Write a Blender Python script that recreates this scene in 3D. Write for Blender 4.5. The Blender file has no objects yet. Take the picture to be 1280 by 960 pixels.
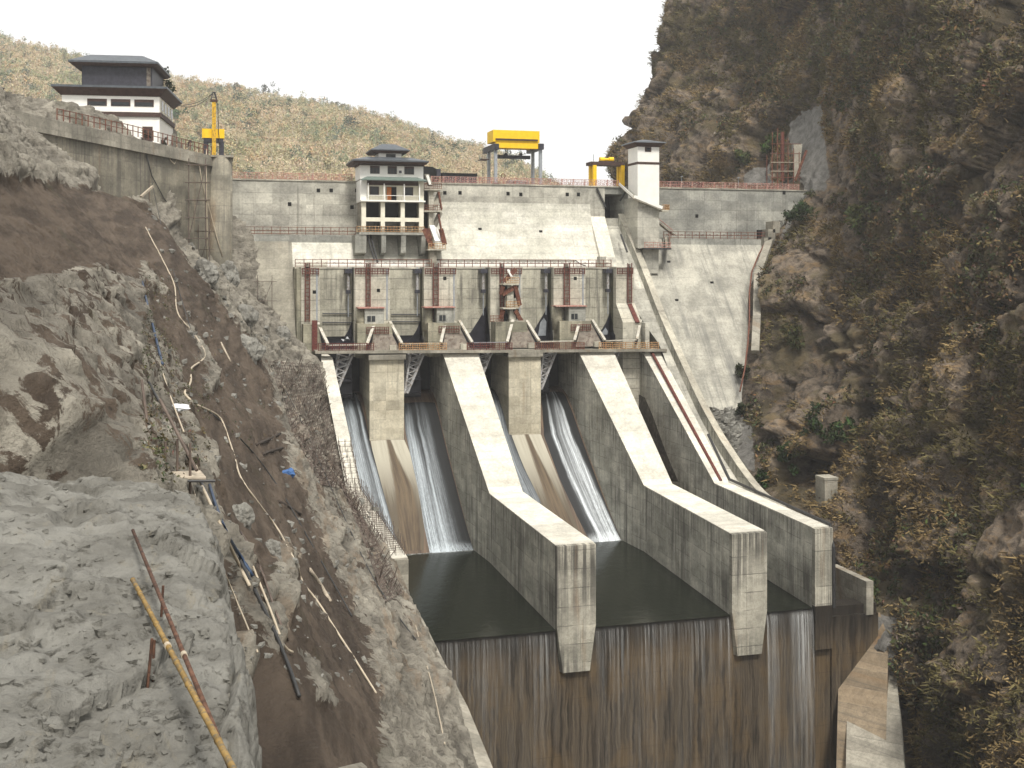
import bpy, math, random
import numpy as np
from mathutils import Vector
from mathutils.bvhtree import BVHTree

random.seed(7)
RNG = np.random.default_rng(11)
sc = bpy.context.scene
COL = sc.collection
R = math.radians

# ------------------------------------------------------------------ survey
# World: X along the dam axis, Y upstream, Z up, metres; the camera is the origin.
F, TH, H = 1418.0, R(15.22), 336.0
CT, ST = math.cos(TH), math.sin(TH)


def at(px, py, Y):
    """measured point of the photograph on the plane Y = const"""
    a = TH + math.atan((px - 640) / F)
    X = Y * math.tan(a)
    d = Y * CT + X * ST
    return Vector((X, Y, (H - py) * d / F))


def atX(px, py, X):
    a = TH + math.atan((px - 640) / F)
    Y = X / math.tan(a)
    d = Y * CT + X * ST
    return Vector((X, Y, (H - py) * d / F))


def atZ(px, py, Z):
    d = Z * F / (H - py)
    u = (px - 640) / F * d
    return Vector((u * CT + d * ST, d * CT - u * ST, Z))


def xs(px, Y):
    return at(px, H, Y).x


def proj(X, Y, Z):
    d = np.maximum(Y * CT + X * ST, .1)
    u = X * CT - Y * ST
    return 640 + F * u / d, H - F * Z / d


# ------------------------------------------------------------------ noise
def _hash(ix, iy, iz, seed):
    n = (ix.astype(np.int64) * 374761393 + iy.astype(np.int64) * 668265263
         + iz.astype(np.int64) * 2147483647 + seed * 974634777) & 0xffffffff
    n = ((n ^ (n >> 13)) * 1274126177) & 0xffffffff
    n = (n ^ (n >> 16)) & 0xffffffff
    return n.astype(np.float64) / 4294967295.0


def vnoise(p, seed=0):
    i = np.floor(p)
    f = p - i
    w = f * f * f * (f * (f * 6 - 15) + 10)
    r = 0
    for a in (0, 1):
        for b in (0, 1):
            for c in (0, 1):
                h = _hash(i[:, 0] + a, i[:, 1] + b, i[:, 2] + c, seed)
                ww = (w[:, 0] if a else 1 - w[:, 0]) * (w[:, 1] if b else 1 - w[:, 1]) * (w[:, 2] if c else 1 - w[:, 2])
                r = r + h * ww
    return r * 2 - 1


def fbm(p, octaves=5, seed=0, gain=.5, ridged=False):
    r, amp, tot = 0, 1.0, 0
    q = p.copy()
    for o in range(octaves):
        n = vnoise(q, seed + o * 17)
        if ridged:
            n = 1 - 2 * np.abs(n)
        r = r + n * amp
        tot += amp
        amp *= gain
        q = q * 2.03 + 13.7
    return r / tot


def facets(p, scale, seed, tilt=1.1, crack=.25):
    """broken, faceted rock: tilted Voronoi blocks with open joints"""
    q = p / np.asarray(scale, float)
    q = q + .18 * np.stack([vnoise(q * 1.9 + 5, seed + 1), vnoise(q * 1.9 + 11, seed + 2), vnoise(q * 1.9 + 17, seed + 3)], 1)
    b = np.floor(q - .5)
    d1 = np.full(len(q), 1e9)
    d2 = np.full(len(q), 1e9)
    val = np.zeros(len(q))
    for i in (0, 1):
        for j in (0, 1):
            for k in (0, 1):
                c = b + np.array([i, j, k])
                h = [_hash(c[:, 0], c[:, 1], c[:, 2], seed + 31 * m) for m in range(7)]
                off = q - (c + np.stack(h[:3], 1) * .9 + .05)
                d = (off ** 2).sum(1)
                v = (h[3] - .5) * 1.3 + tilt * ((h[4] - .5) * off[:, 0] + (h[5] - .5) * off[:, 1] + (h[6] - .5) * off[:, 2])
                m1 = d < d1
                d2 = np.where(m1, d1, np.minimum(d2, d))
                val = np.where(m1, v, val)
                d1 = np.where(m1, d, d1)
    e = np.sqrt(d2) - np.sqrt(d1)
    return val - crack * np.exp(-(e / .06) ** 2)


def tps(pts, smooth=0.0):
    """thin-plate fit of X over (Y, Z)"""
    P = np.array([(p[1], p[2]) for p in pts])
    v = np.array([p[0] for p in pts])
    n = len(P)

    def k(a, b):
        d2 = ((a[:, None, :] - b[None]) ** 2).sum(-1)
        return np.where(d2 > 0, d2 * np.log(d2 + 1e-12) * .5, 0)
    A = np.zeros((n + 3, n + 3))
    A[:n, :n] = k(P, P) + np.eye(n) * smooth
    A[:n, n] = 1
    A[:n, n + 1:] = P
    A[n, :n] = 1
    A[n + 1:, :n] = P.T
    s = np.linalg.solve(A, np.concatenate([v, np.zeros(3)]))

    def f(Y, Z):
        q = np.stack([Y, Z], 1)
        out = np.zeros(len(q))
        for i in range(0, len(q), 20000):
            c = q[i:i + 20000]
            out[i:i + 20000] = k(c, P) @ s[:n] + s[n] + c @ s[n + 1:]
        return out
    return f


def poly_sd(px, py, poly):
    """signed distance to polygon, positive inside"""
    P = np.array(poly, float)
    n = len(P)
    best = np.full(px.shape, 1e9)
    inside = np.zeros(px.shape, bool)
    for i in range(n):
        a, b = P[i], P[(i + 1) % n]
        e = b - a
        t = np.clip(((px - a[0]) * e[0] + (py - a[1]) * e[1]) / (e @ e), 0, 1)
        best = np.minimum(best, np.hypot(px - a[0] - t * e[0], py - a[1] - t * e[1]))
        c = ((a[1] > py) != (b[1] > py))
        xi = a[0] + (py - a[1]) / (b[1] - a[1] + 1e-12) * e[0]
        inside ^= c & (px < xi)
    return np.where(inside, best, -best)


def sstep(a, b, x):
    t = np.clip((x - a) / (b - a), 0, 1)
    return t * t * (3 - 2 * t)


# ------------------------------------------------------------------ objects
ORIGIN = {}


def tag(o, label=None, cat=None, group=None, kind=None):
    if label:
        o['label'] = label
    if cat:
        o['category'] = cat
    if group:
        o['group'] = group
    if kind:
        o['kind'] = kind
    return o


def thing(name, label, cat, loc=(0, 0, 0), group=None):
    o = bpy.data.objects.new(name, None)
    COL.objects.link(o)
    o.location = loc
    ORIGIN[o.name] = Vector(loc)
    return tag(o, label, cat, group)


def dup(root, loc, label=None):
    def cp(o, par):
        c = o.copy()
        COL.objects.link(c)
        ORIGIN[c.name] = ORIGIN.get(o.name, Vector())
        if par is not None:
            c.parent = par
        for ch in o.children:
            cp(ch, c)
        return c
    r = cp(root, None)
    r.location = loc
    if label:
        r['label'] = label
    return r


def finish(me, name, mat, parent, smooth):
    if mat is not None:
        me.materials.append(mat)
    if smooth:
        me.polygons.foreach_set('use_smooth', np.ones(len(me.polygons), bool))
    o = bpy.data.objects.new(name, me)
    COL.objects.link(o)
    if parent is not None:
        o.parent = parent
        ORIGIN[o.name] = ORIGIN[parent.name]
    else:
        ORIGIN[o.name] = Vector()
    return o


class MB:
    def __init__(s):
        s.v, s.f = [], []

    def hexa(s, c):
        """8 corners: bottom 4 (ccw seen from above), top 4"""
        k = len(s.v)
        s.v += [tuple(p) for p in c]
        s.f += [tuple(k + i for i in q) for q in ((3, 2, 1, 0), (4, 5, 6, 7), (0, 1, 5, 4), (1, 2, 6, 5), (2, 3, 7, 6), (3, 0, 4, 7))]
        return s

    def box(s, x0, x1, y0, y1, z0, z1):
        if x0 > x1: x0, x1 = x1, x0
        if y0 > y1: y0, y1 = y1, y0
        if z0 > z1: z0, z1 = z1, z0
        return s.hexa([(x0, y0, z0), (x1, y0, z0), (x1, y1, z0), (x0, y1, z0), (x0, y0, z1), (x1, y0, z1), (x1, y1, z1), (x0, y1, z1)])

    def bar(s, a, b, w, h=None, up=(0, 0, 1)):
        h = h or w
        a, b = Vector(a), Vector(b)
        d = (b - a).normalized()
        u = Vector(up)
        if abs(d.dot(u)) > .98:
            u = Vector((0, 1, 0))
        r = d.cross(u).normalized()
        u = r.cross(d)
        r, u = r * w / 2, u * h / 2
        return s.hexa([a - r - u, a + r - u, b + r - u, b - r - u, a - r + u, a + r + u, b + r + u, b - r + u])

    def prism(s, poly, x0, x1):
        """poly of (y, z) extruded along x; poly counter-clockwise seen from +x"""
        k, n = len(s.v), len(poly)
        s.v += [(x0, y, z) for y, z in poly] + [(x1, y, z) for y, z in poly]
        s.f.append(tuple(k + i for i in reversed(range(n))))
        s.f.append(tuple(k + n + i for i in range(n)))
        for i in range(n):
            j = (i + 1) % n
            s.f.append((k + i, k + j, k + n + j, k + n + i))
        return s

    def front(s, poly, y0, y1):
        """poly of (x, z) extruded along y; ccw seen from -y"""
        k, n = len(s.v), len(poly)
        s.v += [(x, y0, z) for x, z in poly] + [(x, y1, z) for x, z in poly]
        s.f.append(tuple(k + i for i in range(n)))
        s.f.append(tuple(k + n + i for i in reversed(range(n))))
        for i in range(n):
            j = (i + 1) % n
            s.f.append((k + j, k + i, k + n + i, k + n + j))
        return s

    def tube(s, path, r, n=6, cap=True):
        path = [Vector(p) for p in path]
        k = len(s.v)
        m = len(path)
        rs = r if isinstance(r, (list, tuple)) else [r] * m
        up = Vector((0, 0, 1))
        for i, p in enumerate(path):
            d = (path[min(i + 1, m - 1)] - path[max(i - 1, 0)]).normalized()
            a = d.cross(up if abs(d.z) < .95 else Vector((0, 1, 0))).normalized()
            b = a.cross(d)
            for j in range(n):
                t = 2 * math.pi * j / n
                s.v.append(tuple(p + (a * math.cos(t) + b * math.sin(t)) * rs[i]))
        for i in range(m - 1):
            for j in range(n):
                q = (j + 1) % n
                s.f.append((k + i * n + j, k + (i + 1) * n + j, k + (i + 1) * n + q, k + i * n + q))
        if cap:
            s.f.append(tuple(k + j for j in range(n)))
            s.f.append(tuple(k + (m - 1) * n + j for j in reversed(range(n))))
        return s

    def build(s, name, mat, parent=None, smooth=False, bevel=0):
        off = ORIGIN[parent.name] if parent is not None else Vector()
        me = bpy.data.meshes.new(name)
        me.from_pydata([tuple(Vector(p) - off) for p in s.v], [], s.f)
        me.update()
        o = finish(me, name, mat, parent, smooth)
        if bevel:
            b = o.modifiers.new('bevel', 'BEVEL')
            b.width = bevel
            b.segments = 2
            b.limit_method = 'ANGLE'
        return o


def one(name, label, cat, mat, mb, group=None, kind=None, smooth=False, bevel=0):
    return tag(mb.build(name, mat, None, smooth, bevel), label, cat, group, kind)


def grid_mesh(name, P, mat, parent=None, attrs=None, smooth=True, uv=None, flip=False):
    """P: (rows, cols, 3)"""
    r, c, _ = P.shape
    idx = np.arange(r * c).reshape(r, c)
    q = np.stack([idx[:-1, :-1], idx[:-1, 1:], idx[1:, 1:], idx[1:, :-1]], -1).reshape(-1, 4)
    if flip:
        q = q[:, ::-1]
    me = bpy.data.meshes.new(name)
    off = np.array(ORIGIN[parent.name]) if parent is not None else np.zeros(3)
    me.vertices.add(r * c)
    me.vertices.foreach_set('co', (P.reshape(-1, 3) - off).astype(np.float32).ravel())
    me.loops.add(q.size)
    me.loops.foreach_set('vertex_index', q.ravel().astype(np.int32))
    me.polygons.add(len(q))
    me.polygons.foreach_set('loop_start', (np.arange(len(q)) * 4).astype(np.int32))
    me.polygons.foreach_set('loop_total', np.full(len(q), 4, np.int32))
    me.update(calc_edges=True)
    for nm, a in (attrs or {}).items():
        at_ = me.attributes.new(nm, 'FLOAT', 'POINT')
        at_.data.foreach_set('value', a.ravel().astype(np.float32))
    if uv is not None:
        l = me.uv_layers.new(name='UVMap')
        l.data.foreach_set('uv', uv.reshape(-1, 2)[q.ravel()].astype(np.float32).ravel())
    return finish(me, name, mat, parent, smooth)


def soup(name, tri, col, mat, parent=None, quads=False):
    """tri: (n, 3|4, 3) loose leaf faces; col: (n, 3) colour of each"""
    n, k, _ = tri.shape
    me = bpy.data.meshes.new(name)
    off = np.array(ORIGIN[parent.name]) if parent is not None else np.zeros(3)
    me.vertices.add(n * k)
    me.vertices.foreach_set('co', (tri.reshape(-1, 3) - off).astype(np.float32).ravel())
    me.loops.add(n * k)
    me.loops.foreach_set('vertex_index', np.arange(n * k, dtype=np.int32))
    me.polygons.add(n)
    me.polygons.foreach_set('loop_start', (np.arange(n) * k).astype(np.int32))
    me.polygons.foreach_set('loop_total', np.full(n, k, np.int32))
    me.update(calc_edges=True)
    a = me.attributes.new('Col', 'FLOAT_COLOR', 'POINT')
    c = np.ones((n, k, 4), np.float32)
    c[:, :, :3] = col[:, None, :]
    a.data.foreach_set('color', c.ravel())
    return finish(me, name, mat, parent, False)


def leaves(centres, radii, per, size, cols, flat=1.0, jitter=.25, rng=RNG, shell=.55, cn=.12):
    """leaf faces spread through blobs; centres (n,3), radii (n,) or (n,3), cols (n,3)"""
    n = len(centres)
    radii = np.asarray(radii, float)
    if radii.ndim == 1:
        radii = np.stack([radii, radii, radii * flat], 1)
    d = rng.normal(size=(n, per, 3))
    d /= np.linalg.norm(d, axis=2, keepdims=True)
    rr = (shell + (1 - shell) * rng.random((n, per, 1))) * rng.random((n, per, 1)) ** .25
    c = centres[:, None] + d * rr * radii[:, None]
    a = rng.normal(size=(n, per, 3))
    a /= np.linalg.norm(a, axis=2, keepdims=True)
    b = np.cross(a, d + rng.normal(size=d.shape) * .6)
    b /= np.linalg.norm(b, axis=2, keepdims=True) + 1e-9
    sz = np.asarray(size, float)
    sz = (sz.reshape(-1, 1, 1) if sz.ndim else sz) * (.6 + .8 * rng.random((n, per, 1)))
    q = np.stack([c - a * sz, c - b * sz * .45, c + a * sz, c + b * sz * .45], 2)
    k = cols[:, None] * (1 + jitter * (rng.random((n, per, 1)) * 2 - 1)) * (1 + cn * rng.normal(size=(n, per, 3)))
    return q.reshape(-1, 4, 3), np.clip(k.reshape(-1, 3), .004, .9)


# ------------------------------------------------------------------ materials
class NT:
    def __init__(s, name):
        s.m = bpy.data.materials.new(name)
        s.m.use_nodes = True
        s.t = s.m.node_tree
        s.b = s.t.nodes['Principled BSDF']
        s.b.inputs['Specular IOR Level'].default_value = .25
        s.out = s.t.nodes['Material Output']

    def n(s, typ, **kw):
        nd = s.t.nodes.new(typ)
        for k, v in kw.items():
            setattr(nd, k, v)
        return nd

    def link(s, a, b):
        s.t.links.new(a, b)

    def setv(s, sock, v):
        if isinstance(v, bpy.types.NodeSocket):
            s.link(v, sock)
        else:
            sock.default_value = v

    def math(s, op, a, b=0.0, c=0.0):
        nd = s.n('ShaderNodeMath', operation=op)
        s.setv(nd.inputs[0], a)
        s.setv(nd.inputs[1], b)
        s.setv(nd.inputs[2], c)
        return nd.outputs[0]

    def pos(s):
        if not hasattr(s, '_p'):
            g = s.n('ShaderNodeNewGeometry')
            s._p = g.outputs['Position']
            sp = s.n('ShaderNodeSeparateXYZ')
            s.link(s._p, sp.inputs[0])
            s.x, s.y, s.z = sp.outputs
        return s._p

    def comb(s, x, y, z):
        nd = s.n('ShaderNodeCombineXYZ')
        for i, v in enumerate((x, y, z)):
            s.setv(nd.inputs[i], v)
        return nd.outputs[0]

    def noise(s, vec, scale, detail=4, rough=.55, dist=0.0):
        nd = s.n('ShaderNodeTexNoise')
        s.setv(nd.inputs['Vector'], vec)
        nd.inputs['Scale'].default_value = scale
        nd.inputs['Detail'].default_value = detail
        nd.inputs['Roughness'].default_value = rough
        nd.inputs['Distortion'].default_value = dist
        return nd.outputs['Fac']

    def ramp(s, fac, lo, hi):
        nd = s.n('ShaderNodeMapRange', interpolation_type='SMOOTHSTEP')
        s.setv(nd.inputs[0], fac)
        nd.inputs[1].default_value = lo
        nd.inputs[2].default_value = hi
        return nd.outputs[0]

    def mix(s, fac, a, b, mode='MIX'):
        nd = s.n('ShaderNodeMix', data_type='RGBA', blend_type=mode)
        s.setv(nd.inputs[0], fac)
        s.setv(nd.inputs[6], a if isinstance(a, bpy.types.NodeSocket) else (*a, 1))
        s.setv(nd.inputs[7], b if isinstance(b, bpy.types.NodeSocket) else (*b, 1))
        return nd.outputs[2]

    def attr(s, name, out='Fac'):
        nd = s.n('ShaderNodeAttribute', attribute_name=name)
        return nd.outputs[out]

    def bump(s, h, strength, dist):
        nd = s.n('ShaderNodeBump')
        nd.inputs['Strength'].default_value = strength
        nd.inputs['Distance'].default_value = dist
        s.link(h, nd.inputs['Height'])
        s.link(nd.outputs[0], s.b.inputs['Normal'])

    def col(s, c):
        s.setv(s.b.inputs['Base Color'], c if isinstance(c, bpy.types.NodeSocket) else (*c, 1))

    def rough(s, v):
        s.setv(s.b.inputs['Roughness'], v)


def concrete(name, c0, c1, axis='x', streak=.55, dark=(.085, .08, .07), lift=2.0, panel=3.2, line=.35, patch=.5, rust=0.0,
             streak_scale=.9, pv=.16, streak_lo=.5, mottle=.25):
    c0, c1 = [tuple(a * b for a, b in zip(c, (1.0, .99, .955))) for c in (c0, c1)]
    t = NT(name)
    t.pos()
    u = {'x': t.x, 'y': t.y}.get(axis) or t.math('ADD', t.x, t.math('MULTIPLY', t.y, .83))
    big = t.noise(t.comb(t.math('MULTIPLY', u, .11), 0.0, t.math('MULTIPLY', t.z, .2)), 1.0, 4, .6)
    c = t.mix(t.ramp(big, .36, .64), c0, c1)
    # pour panels, each a slightly different grey
    pu = t.math('FLOOR', t.math('DIVIDE', u, panel))
    pz = t.math('FLOOR', t.math('DIVIDE', t.z, lift))
    wn = t.n('ShaderNodeTexWhiteNoise', noise_dimensions='2D')
    t.link(t.comb(pu, pz, 0.0), wn.inputs['Vector'])
    k = t.math('ADD', t.math('MULTIPLY', wn.outputs['Value'], pv * 2), 1 - pv)
    c = t.mix(1.0, c, t.comb(k, k, k), 'MULTIPLY')
    # blotches
    mo = t.math('ADD', t.math('MULTIPLY', t.noise(t._p, 2.2, 8, .75), .6), t.math('MULTIPLY', t.noise(t._p, .45, 4, .6), .4))
    kk = t.math('ADD', t.math('MULTIPLY', t.ramp(mo, .34, .66), mottle * 2), 1 - mottle)
    c = t.mix(1.0, c, t.comb(kk, kk, kk), 'MULTIPLY')
    gr = t.noise(t._p, 1.1, 9, .82, .6)
    c = t.mix(t.math('MULTIPLY', t.ramp(gr, .56, .7), .4), c, tuple(x * 1.6 for x in dark))
    vor = t.n('ShaderNodeTexVoronoi', feature='DISTANCE_TO_EDGE')
    vor.inputs['Scale'].default_value = .16
    dv = t.n('ShaderNodeVectorMath', operation='ADD')
    nv_ = t.n('ShaderNodeTexNoise')
    nv_.inputs['Scale'].default_value = .7
    nv_.inputs['Detail'].default_value = 6
    t.link(t._p, nv_.inputs['Vector'])
    t.link(t._p, dv.inputs[0])
    sc_ = t.n('ShaderNodeVectorMath', operation='SCALE')
    sc_.inputs['Scale'].default_value = 2.6
    t.link(nv_.outputs['Color'], sc_.inputs[0])
    t.link(sc_.outputs[0], dv.inputs[1])
    t.link(dv.outputs[0], vor.inputs['Vector'])
    c = t.mix(t.math('MULTIPLY', t.ramp(vor.outputs['Distance'], .008, .0), .3), c, dark)
    # run-off streaks
    s1 = t.noise(t.comb(t.math('MULTIPLY', u, streak_scale * 1.35), 0.0, t.math('MULTIPLY', t.z, .03)), 1.0, 6, .78)
    s2 = t.noise(t.comb(t.math('MULTIPLY', u, .12), 5.0, t.math('MULTIPLY', t.z, .09)), 1.0, 3, .5)
    sm = t.math('MULTIPLY', t.ramp(s1, streak_lo, streak_lo + .2), t.ramp(s2, .32, .62))
    c = t.mix(t.math('MULTIPLY', sm, streak), c, dark)
    if rust:
        r1 = t.noise(t.comb(t.math('MULTIPLY', u, .45), 9.0, t.math('MULTIPLY', t.z, .05)), 1.0, 4, .6)
        c = t.mix(t.math('MULTIPLY', t.ramp(r1, .56, .72), rust), c, (.2, .1, .035))
    # lift and form lines
    lz = t.math('FRACT', t.math('DIVIDE', t.z, lift))
    lm = t.math('LESS_THAN', lz, .05)
    lu = t.math('FRACT', t.math('DIVIDE', u, panel))
    lm2 = t.math('MULTIPLY', t.math('LESS_THAN', lu, .025), .6)
    br = t.ramp(t.noise(t._p, .35, 3), .38, .6)
    c = t.mix(t.math('MULTIPLY', t.math('MULTIPLY', t.math('MAXIMUM', lm, lm2), br), line), c, dark)
    t.col(c)
    t.rough(.88)
    fine = t.noise(t._p, 4.0, 7, .75)
    t.bump(t.math('ADD', fine, t.math('MULTIPLY', lm, -.6)), 0.5, .12)
    return t.m


def plain(name, c, rough=.6, var=.12, metal=0.0, rustc=None, scale=1.5):
    t = NT(name)
    t.pos()
    nz = t.noise(t._p, scale, 5, .65)
    k = t.math('ADD', t.math('MULTIPLY', t.ramp(nz, .3, .7), var * 2), 1 - var)
    cc = t.mix(1.0, c, t.comb(k, k, k), 'MULTIPLY')
    if rustc:
        cc = t.mix(t.ramp(t.noise(t._p, scale * 1.7, 6, .7), .48, .62), cc, rustc)
    t.col(cc)
    t.rough(rough)
    t.b.inputs['Metallic'].default_value = metal
    return t.m


M = {}
M['dam'] = concrete('dam_concrete', (.29, .285, .255), (.44, .43, .38), 'x', .65, lift=2.2, panel=3.4, pv=.17)
M['dam_grey'] = concrete('grey_dam_concrete', (.21, .215, .2), (.33, .33, .3), 'x', .72, lift=2.2, panel=4.2, pv=.17)
M['slope'] = concrete('spillway_concrete', (.47, .465, .41), (.56, .55, .5), 'x', .35, lift=1.6, panel=5.0, streak_scale=.7, line=.25, pv=.07)
M['face'] = concrete('sloping_face_concrete', (.27, .265, .235), (.42, .41, .36), 'x', .8, lift=2.0, panel=7.0, streak_scale=.42, line=.12, pv=.05, dark=(.14, .14, .13), streak_lo=.44)
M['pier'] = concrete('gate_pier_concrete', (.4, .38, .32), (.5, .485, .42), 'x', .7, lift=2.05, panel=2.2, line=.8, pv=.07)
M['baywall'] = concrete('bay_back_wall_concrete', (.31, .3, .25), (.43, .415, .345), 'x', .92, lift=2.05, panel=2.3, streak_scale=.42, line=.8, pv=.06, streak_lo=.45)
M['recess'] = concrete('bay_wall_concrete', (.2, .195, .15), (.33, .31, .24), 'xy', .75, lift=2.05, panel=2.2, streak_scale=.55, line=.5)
M['wall'] = concrete('training_wall_concrete', (.35, .345, .3), (.52, .51, .45), 'y', .84, lift=2.4, panel=3.0, streak_scale=1.0, line=.5, rust=.15, streak_lo=.42, dark=(.075, .071, .062))
M['nose'] = concrete('pier_nose_concrete', (.42, .385, .3), (.52, .485, .39), 'x', .55, lift=1.8, panel=2.4, rust=.35, line=.25)
M['end'] = concrete('wall_end_concrete', (.3, .29, .245), (.43, .41, .35), 'x', .92, lift=2.6, panel=2.8, streak_scale=1.3, line=.6, rust=.35, streak_lo=.37, dark=(.06, .057, .05))
M['top'] = concrete('sunlit_top_concrete', (.53, .515, .46), (.66, .64, .57), 'y', .35, lift=50., panel=6.5, line=.35, rust=.3, streak_scale=.5, mottle=.24, pv=.1)  # paler than the wall sides: sunlight on the tops put into the colour
M['abut'] = concrete('abutment_concrete', (.17, .16, .13), (.27, .25, .2), 'xy', .85, lift=3.0, panel=2.7, rust=.45, streak_scale=.9, streak_lo=.44)
M['old'] = concrete('weathered_concrete', (.2, .19, .16), (.32, .3, .255), 'xy', .75, lift=1.4, panel=2.0, rust=.4)
M['slab'] = concrete('slab_concrete', (.36, .34, .29), (.46, .44, .37), 'xy', .5, lift=9., panel=4., rust=.3)
M['brownface'] = concrete('brownish_dam_concrete', (.19, .18, .15), (.29, .275, .23), 'x', .6, lift=2.0, panel=6.0, streak_scale=.5, line=.2, pv=.06, rust=.2)
M['ruststone'] = concrete('rust_stained_apron', (.15, .11, .07), (.26, .21, .15), 'xy', .7, lift=2.2, panel=2.6, line=.6, rust=.5)
M['damp'] = plain('damp_dark_stain', (.05, .045, .035), .7, .4, rustc=(.11, .1, .08), scale=.5)
M['jamb_shade'] = plain('olive_shade_and_stain', (.1, .098, .066), .8, .3, scale=.9)  # recess shade and greenish stain painted as one olive tone
M['white'] = plain('white_paint', (.8, .79, .74), .7, .05, scale=.6)
M['cream'] = plain('cream_paint', (.7, .67, .55), .7, .08, scale=.8)
M['roof'] = plain('slate_roof', (.075, .085, .095), .45, .2)
M['awning'] = plain('green_roof_sheet', (.13, .17, .15), .5, .15)
M['timber'] = plain('dark_brown_timber', (.06, .035, .028), .7, .25)
M['glass'] = plain('dark_window_glass', (.025, .028, .03), .15, .2)
M['door'] = plain('orange_door', (.42, .14, .03), .5, .15)
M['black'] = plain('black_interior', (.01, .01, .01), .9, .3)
M['yellow'] = plain('yellow_paint', (.8, .5, .012), .45, .07, rustc=None)
M['yellow2'] = plain('worn_yellow_paint', (.6, .36, .02), .5, .15, rustc=(.28, .16, .03))
M['steel'] = plain('grey_steel', (.27, .29, .31), .5, .15)
M['dsteel'] = plain('dark_steel', (.035, .035, .045), .5, .3)
M['rust'] = plain('rusty_red_steel', (.12, .045, .032), .75, .3, rustc=(.2, .095, .05))
M['redoxide'] = plain('red_oxide_paint', (.1, .026, .022), .7, .25, rustc=(.15, .06, .04))
M['pink'] = plain('faded_red_railing', (.34, .16, .13), .7, .2, rustc=(.48, .36, .3))
M['orange'] = plain('orange_rusted_mesh', (.3, .16, .07), .75, .3, rustc=(.5, .38, .22))
M['beam'] = plain('grey_coated_beam', (.46, .44, .38), .6, .15, rustc=(.34, .3, .23), scale=.9)
M['truss'] = plain('light_grey_truss', (.34, .34, .34), .55, .25, rustc=(.2, .17, .14))
M['gate'] = plain('wet_black_gate', (.018, .018, .024), .3, .4, scale=.6)
M['brownplate'] = plain('rust_stained_plinth', (.19, .165, .135), .8, .3, rustc=(.1, .075, .058), scale=.8)
M['bamboo'] = plain('yellow_bamboo', (.24, .155, .05), .7, .3, rustc=(.13, .105, .07), scale=5)
M['rustpole'] = plain('orange_rust_pole', (.1, .052, .034), .85, .35, rustc=(.05, .03, .024), scale=6)
M['hose'] = plain('cream_hose', (.42, .36, .27), .6, .12)
M['bluehose'] = plain('blue_black_hose', (.03, .05, .09), .5, .2)
M['darkpipe'] = plain('dark_pipe', (.035, .035, .035), .5, .2)
M['wood'] = plain('grey_planks', (.36, .31, .24), .85, .25, scale=4)
M['log'] = plain('dark_wet_log', (.045, .035, .028), .8, .3, scale=4)
M['wire'] = plain('rebar_steel', (.11, .085, .07), .8, .3, scale=2)
M['bark'] = plain('pale_bark', (.22, .19, .16), .9, .2)
M['tarp'] = plain('blue_tarp', (.05, .12, .28), .6, .1)
M['sheet'] = plain('white_plastic_sheet', (.7, .72, .74), .4, .1)
M['skin'] = plain('skin', (.3, .17, .11), .6, .05)
M['shirt'] = plain('dark_jacket', (.03, .025, .035), .8, .1)
M['trousers'] = plain('brown_trousers', (.07, .045, .04), .8, .1)
M['hair'] = plain('black_hair', (.01, .01, .01), .6, .1)


def hillside_mat():
    t = NT('hillside_ground')
    t.pos()
    soil, och, dk = t.attr('soil'), t.attr('ochre'), t.attr('damp')
    n1 = t.noise(t._p, .35, 7, .68, .4)
    n2 = t.noise(t._p, 1.4, 8, .72)
    n3 = t.noise(t.comb(t.math('MULTIPLY', t.x, 1.2), t.math('MULTIPLY', t.y, .12), t.math('MULTIPLY', t.z, 1.2)), .5, 6, .65)
    grey = t.mix(t.ramp(n1, .35, .65), (.23, .21, .172), (.4, .37, .305))
    grey = t.mix(t.math('MULTIPLY', t.ramp(n2, .54, .68), .75), grey, (.095, .083, .066))
    grey = t.mix(t.math('MULTIPLY', t.ramp(t.noise(t._p, .8, 8, .75, 1.0), .56, .64), .6), grey, (.13, .115, .09))
    grey = t.mix(t.math('MULTIPLY', t.math('MULTIPLY', t.ramp(n3, .5, .62), och), .55), grey, (.29, .215, .145))
    tn = t.math('ADD', t.math('MULTIPLY', t.attr('tone'), .55), 1.0)
    grey = t.mix(1.0, grey, t.comb(tn, tn, tn), 'MULTIPLY')
    brown = t.mix(t.ramp(n3, .36, .64), (.085, .064, .047), (.175, .135, .1))
    brown = t.mix(t.math('MULTIPLY', t.ramp(n2, .58, .7), .45), brown, (.2, .175, .145))
    brown = t.mix(t.math('MULTIPLY', dk, .75), brown, (.042, .031, .024))
    edge = t.math('ADD', soil, t.math('MULTIPLY', t.math('SUBTRACT', t.noise(t._p, .55, 7, .72, .6), .5), 1.5))
    c = t.mix(t.ramp(edge, .47, .55), grey, brown)
    moss = t.math('MULTIPLY', t.ramp(t.noise(t._p, .12, 5, .6), .6, .7), .35)
    c = t.mix(moss, c, (.06, .065, .03))
    pebbles = t.n('ShaderNodeTexVoronoi', feature='F1')
    pebbles.inputs['Scale'].default_value = 1.1
    t.link(t._p, pebbles.inputs['Vector'])
    c = t.mix(t.math('MULTIPLY', t.ramp(pebbles.outputs['Distance'], .13, .06), .5), c, (.028, .024, .02))
    t.col(c)
    t.rough(.9)
    t.bump(t.math('ADD', t.math('ADD', n2, t.math('MULTIPLY', n1, 1.2)), t.math('MULTIPLY', t.noise(t._p, 5.5, 6, .75), .5)), 1.0, .8)
    return t.m


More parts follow.
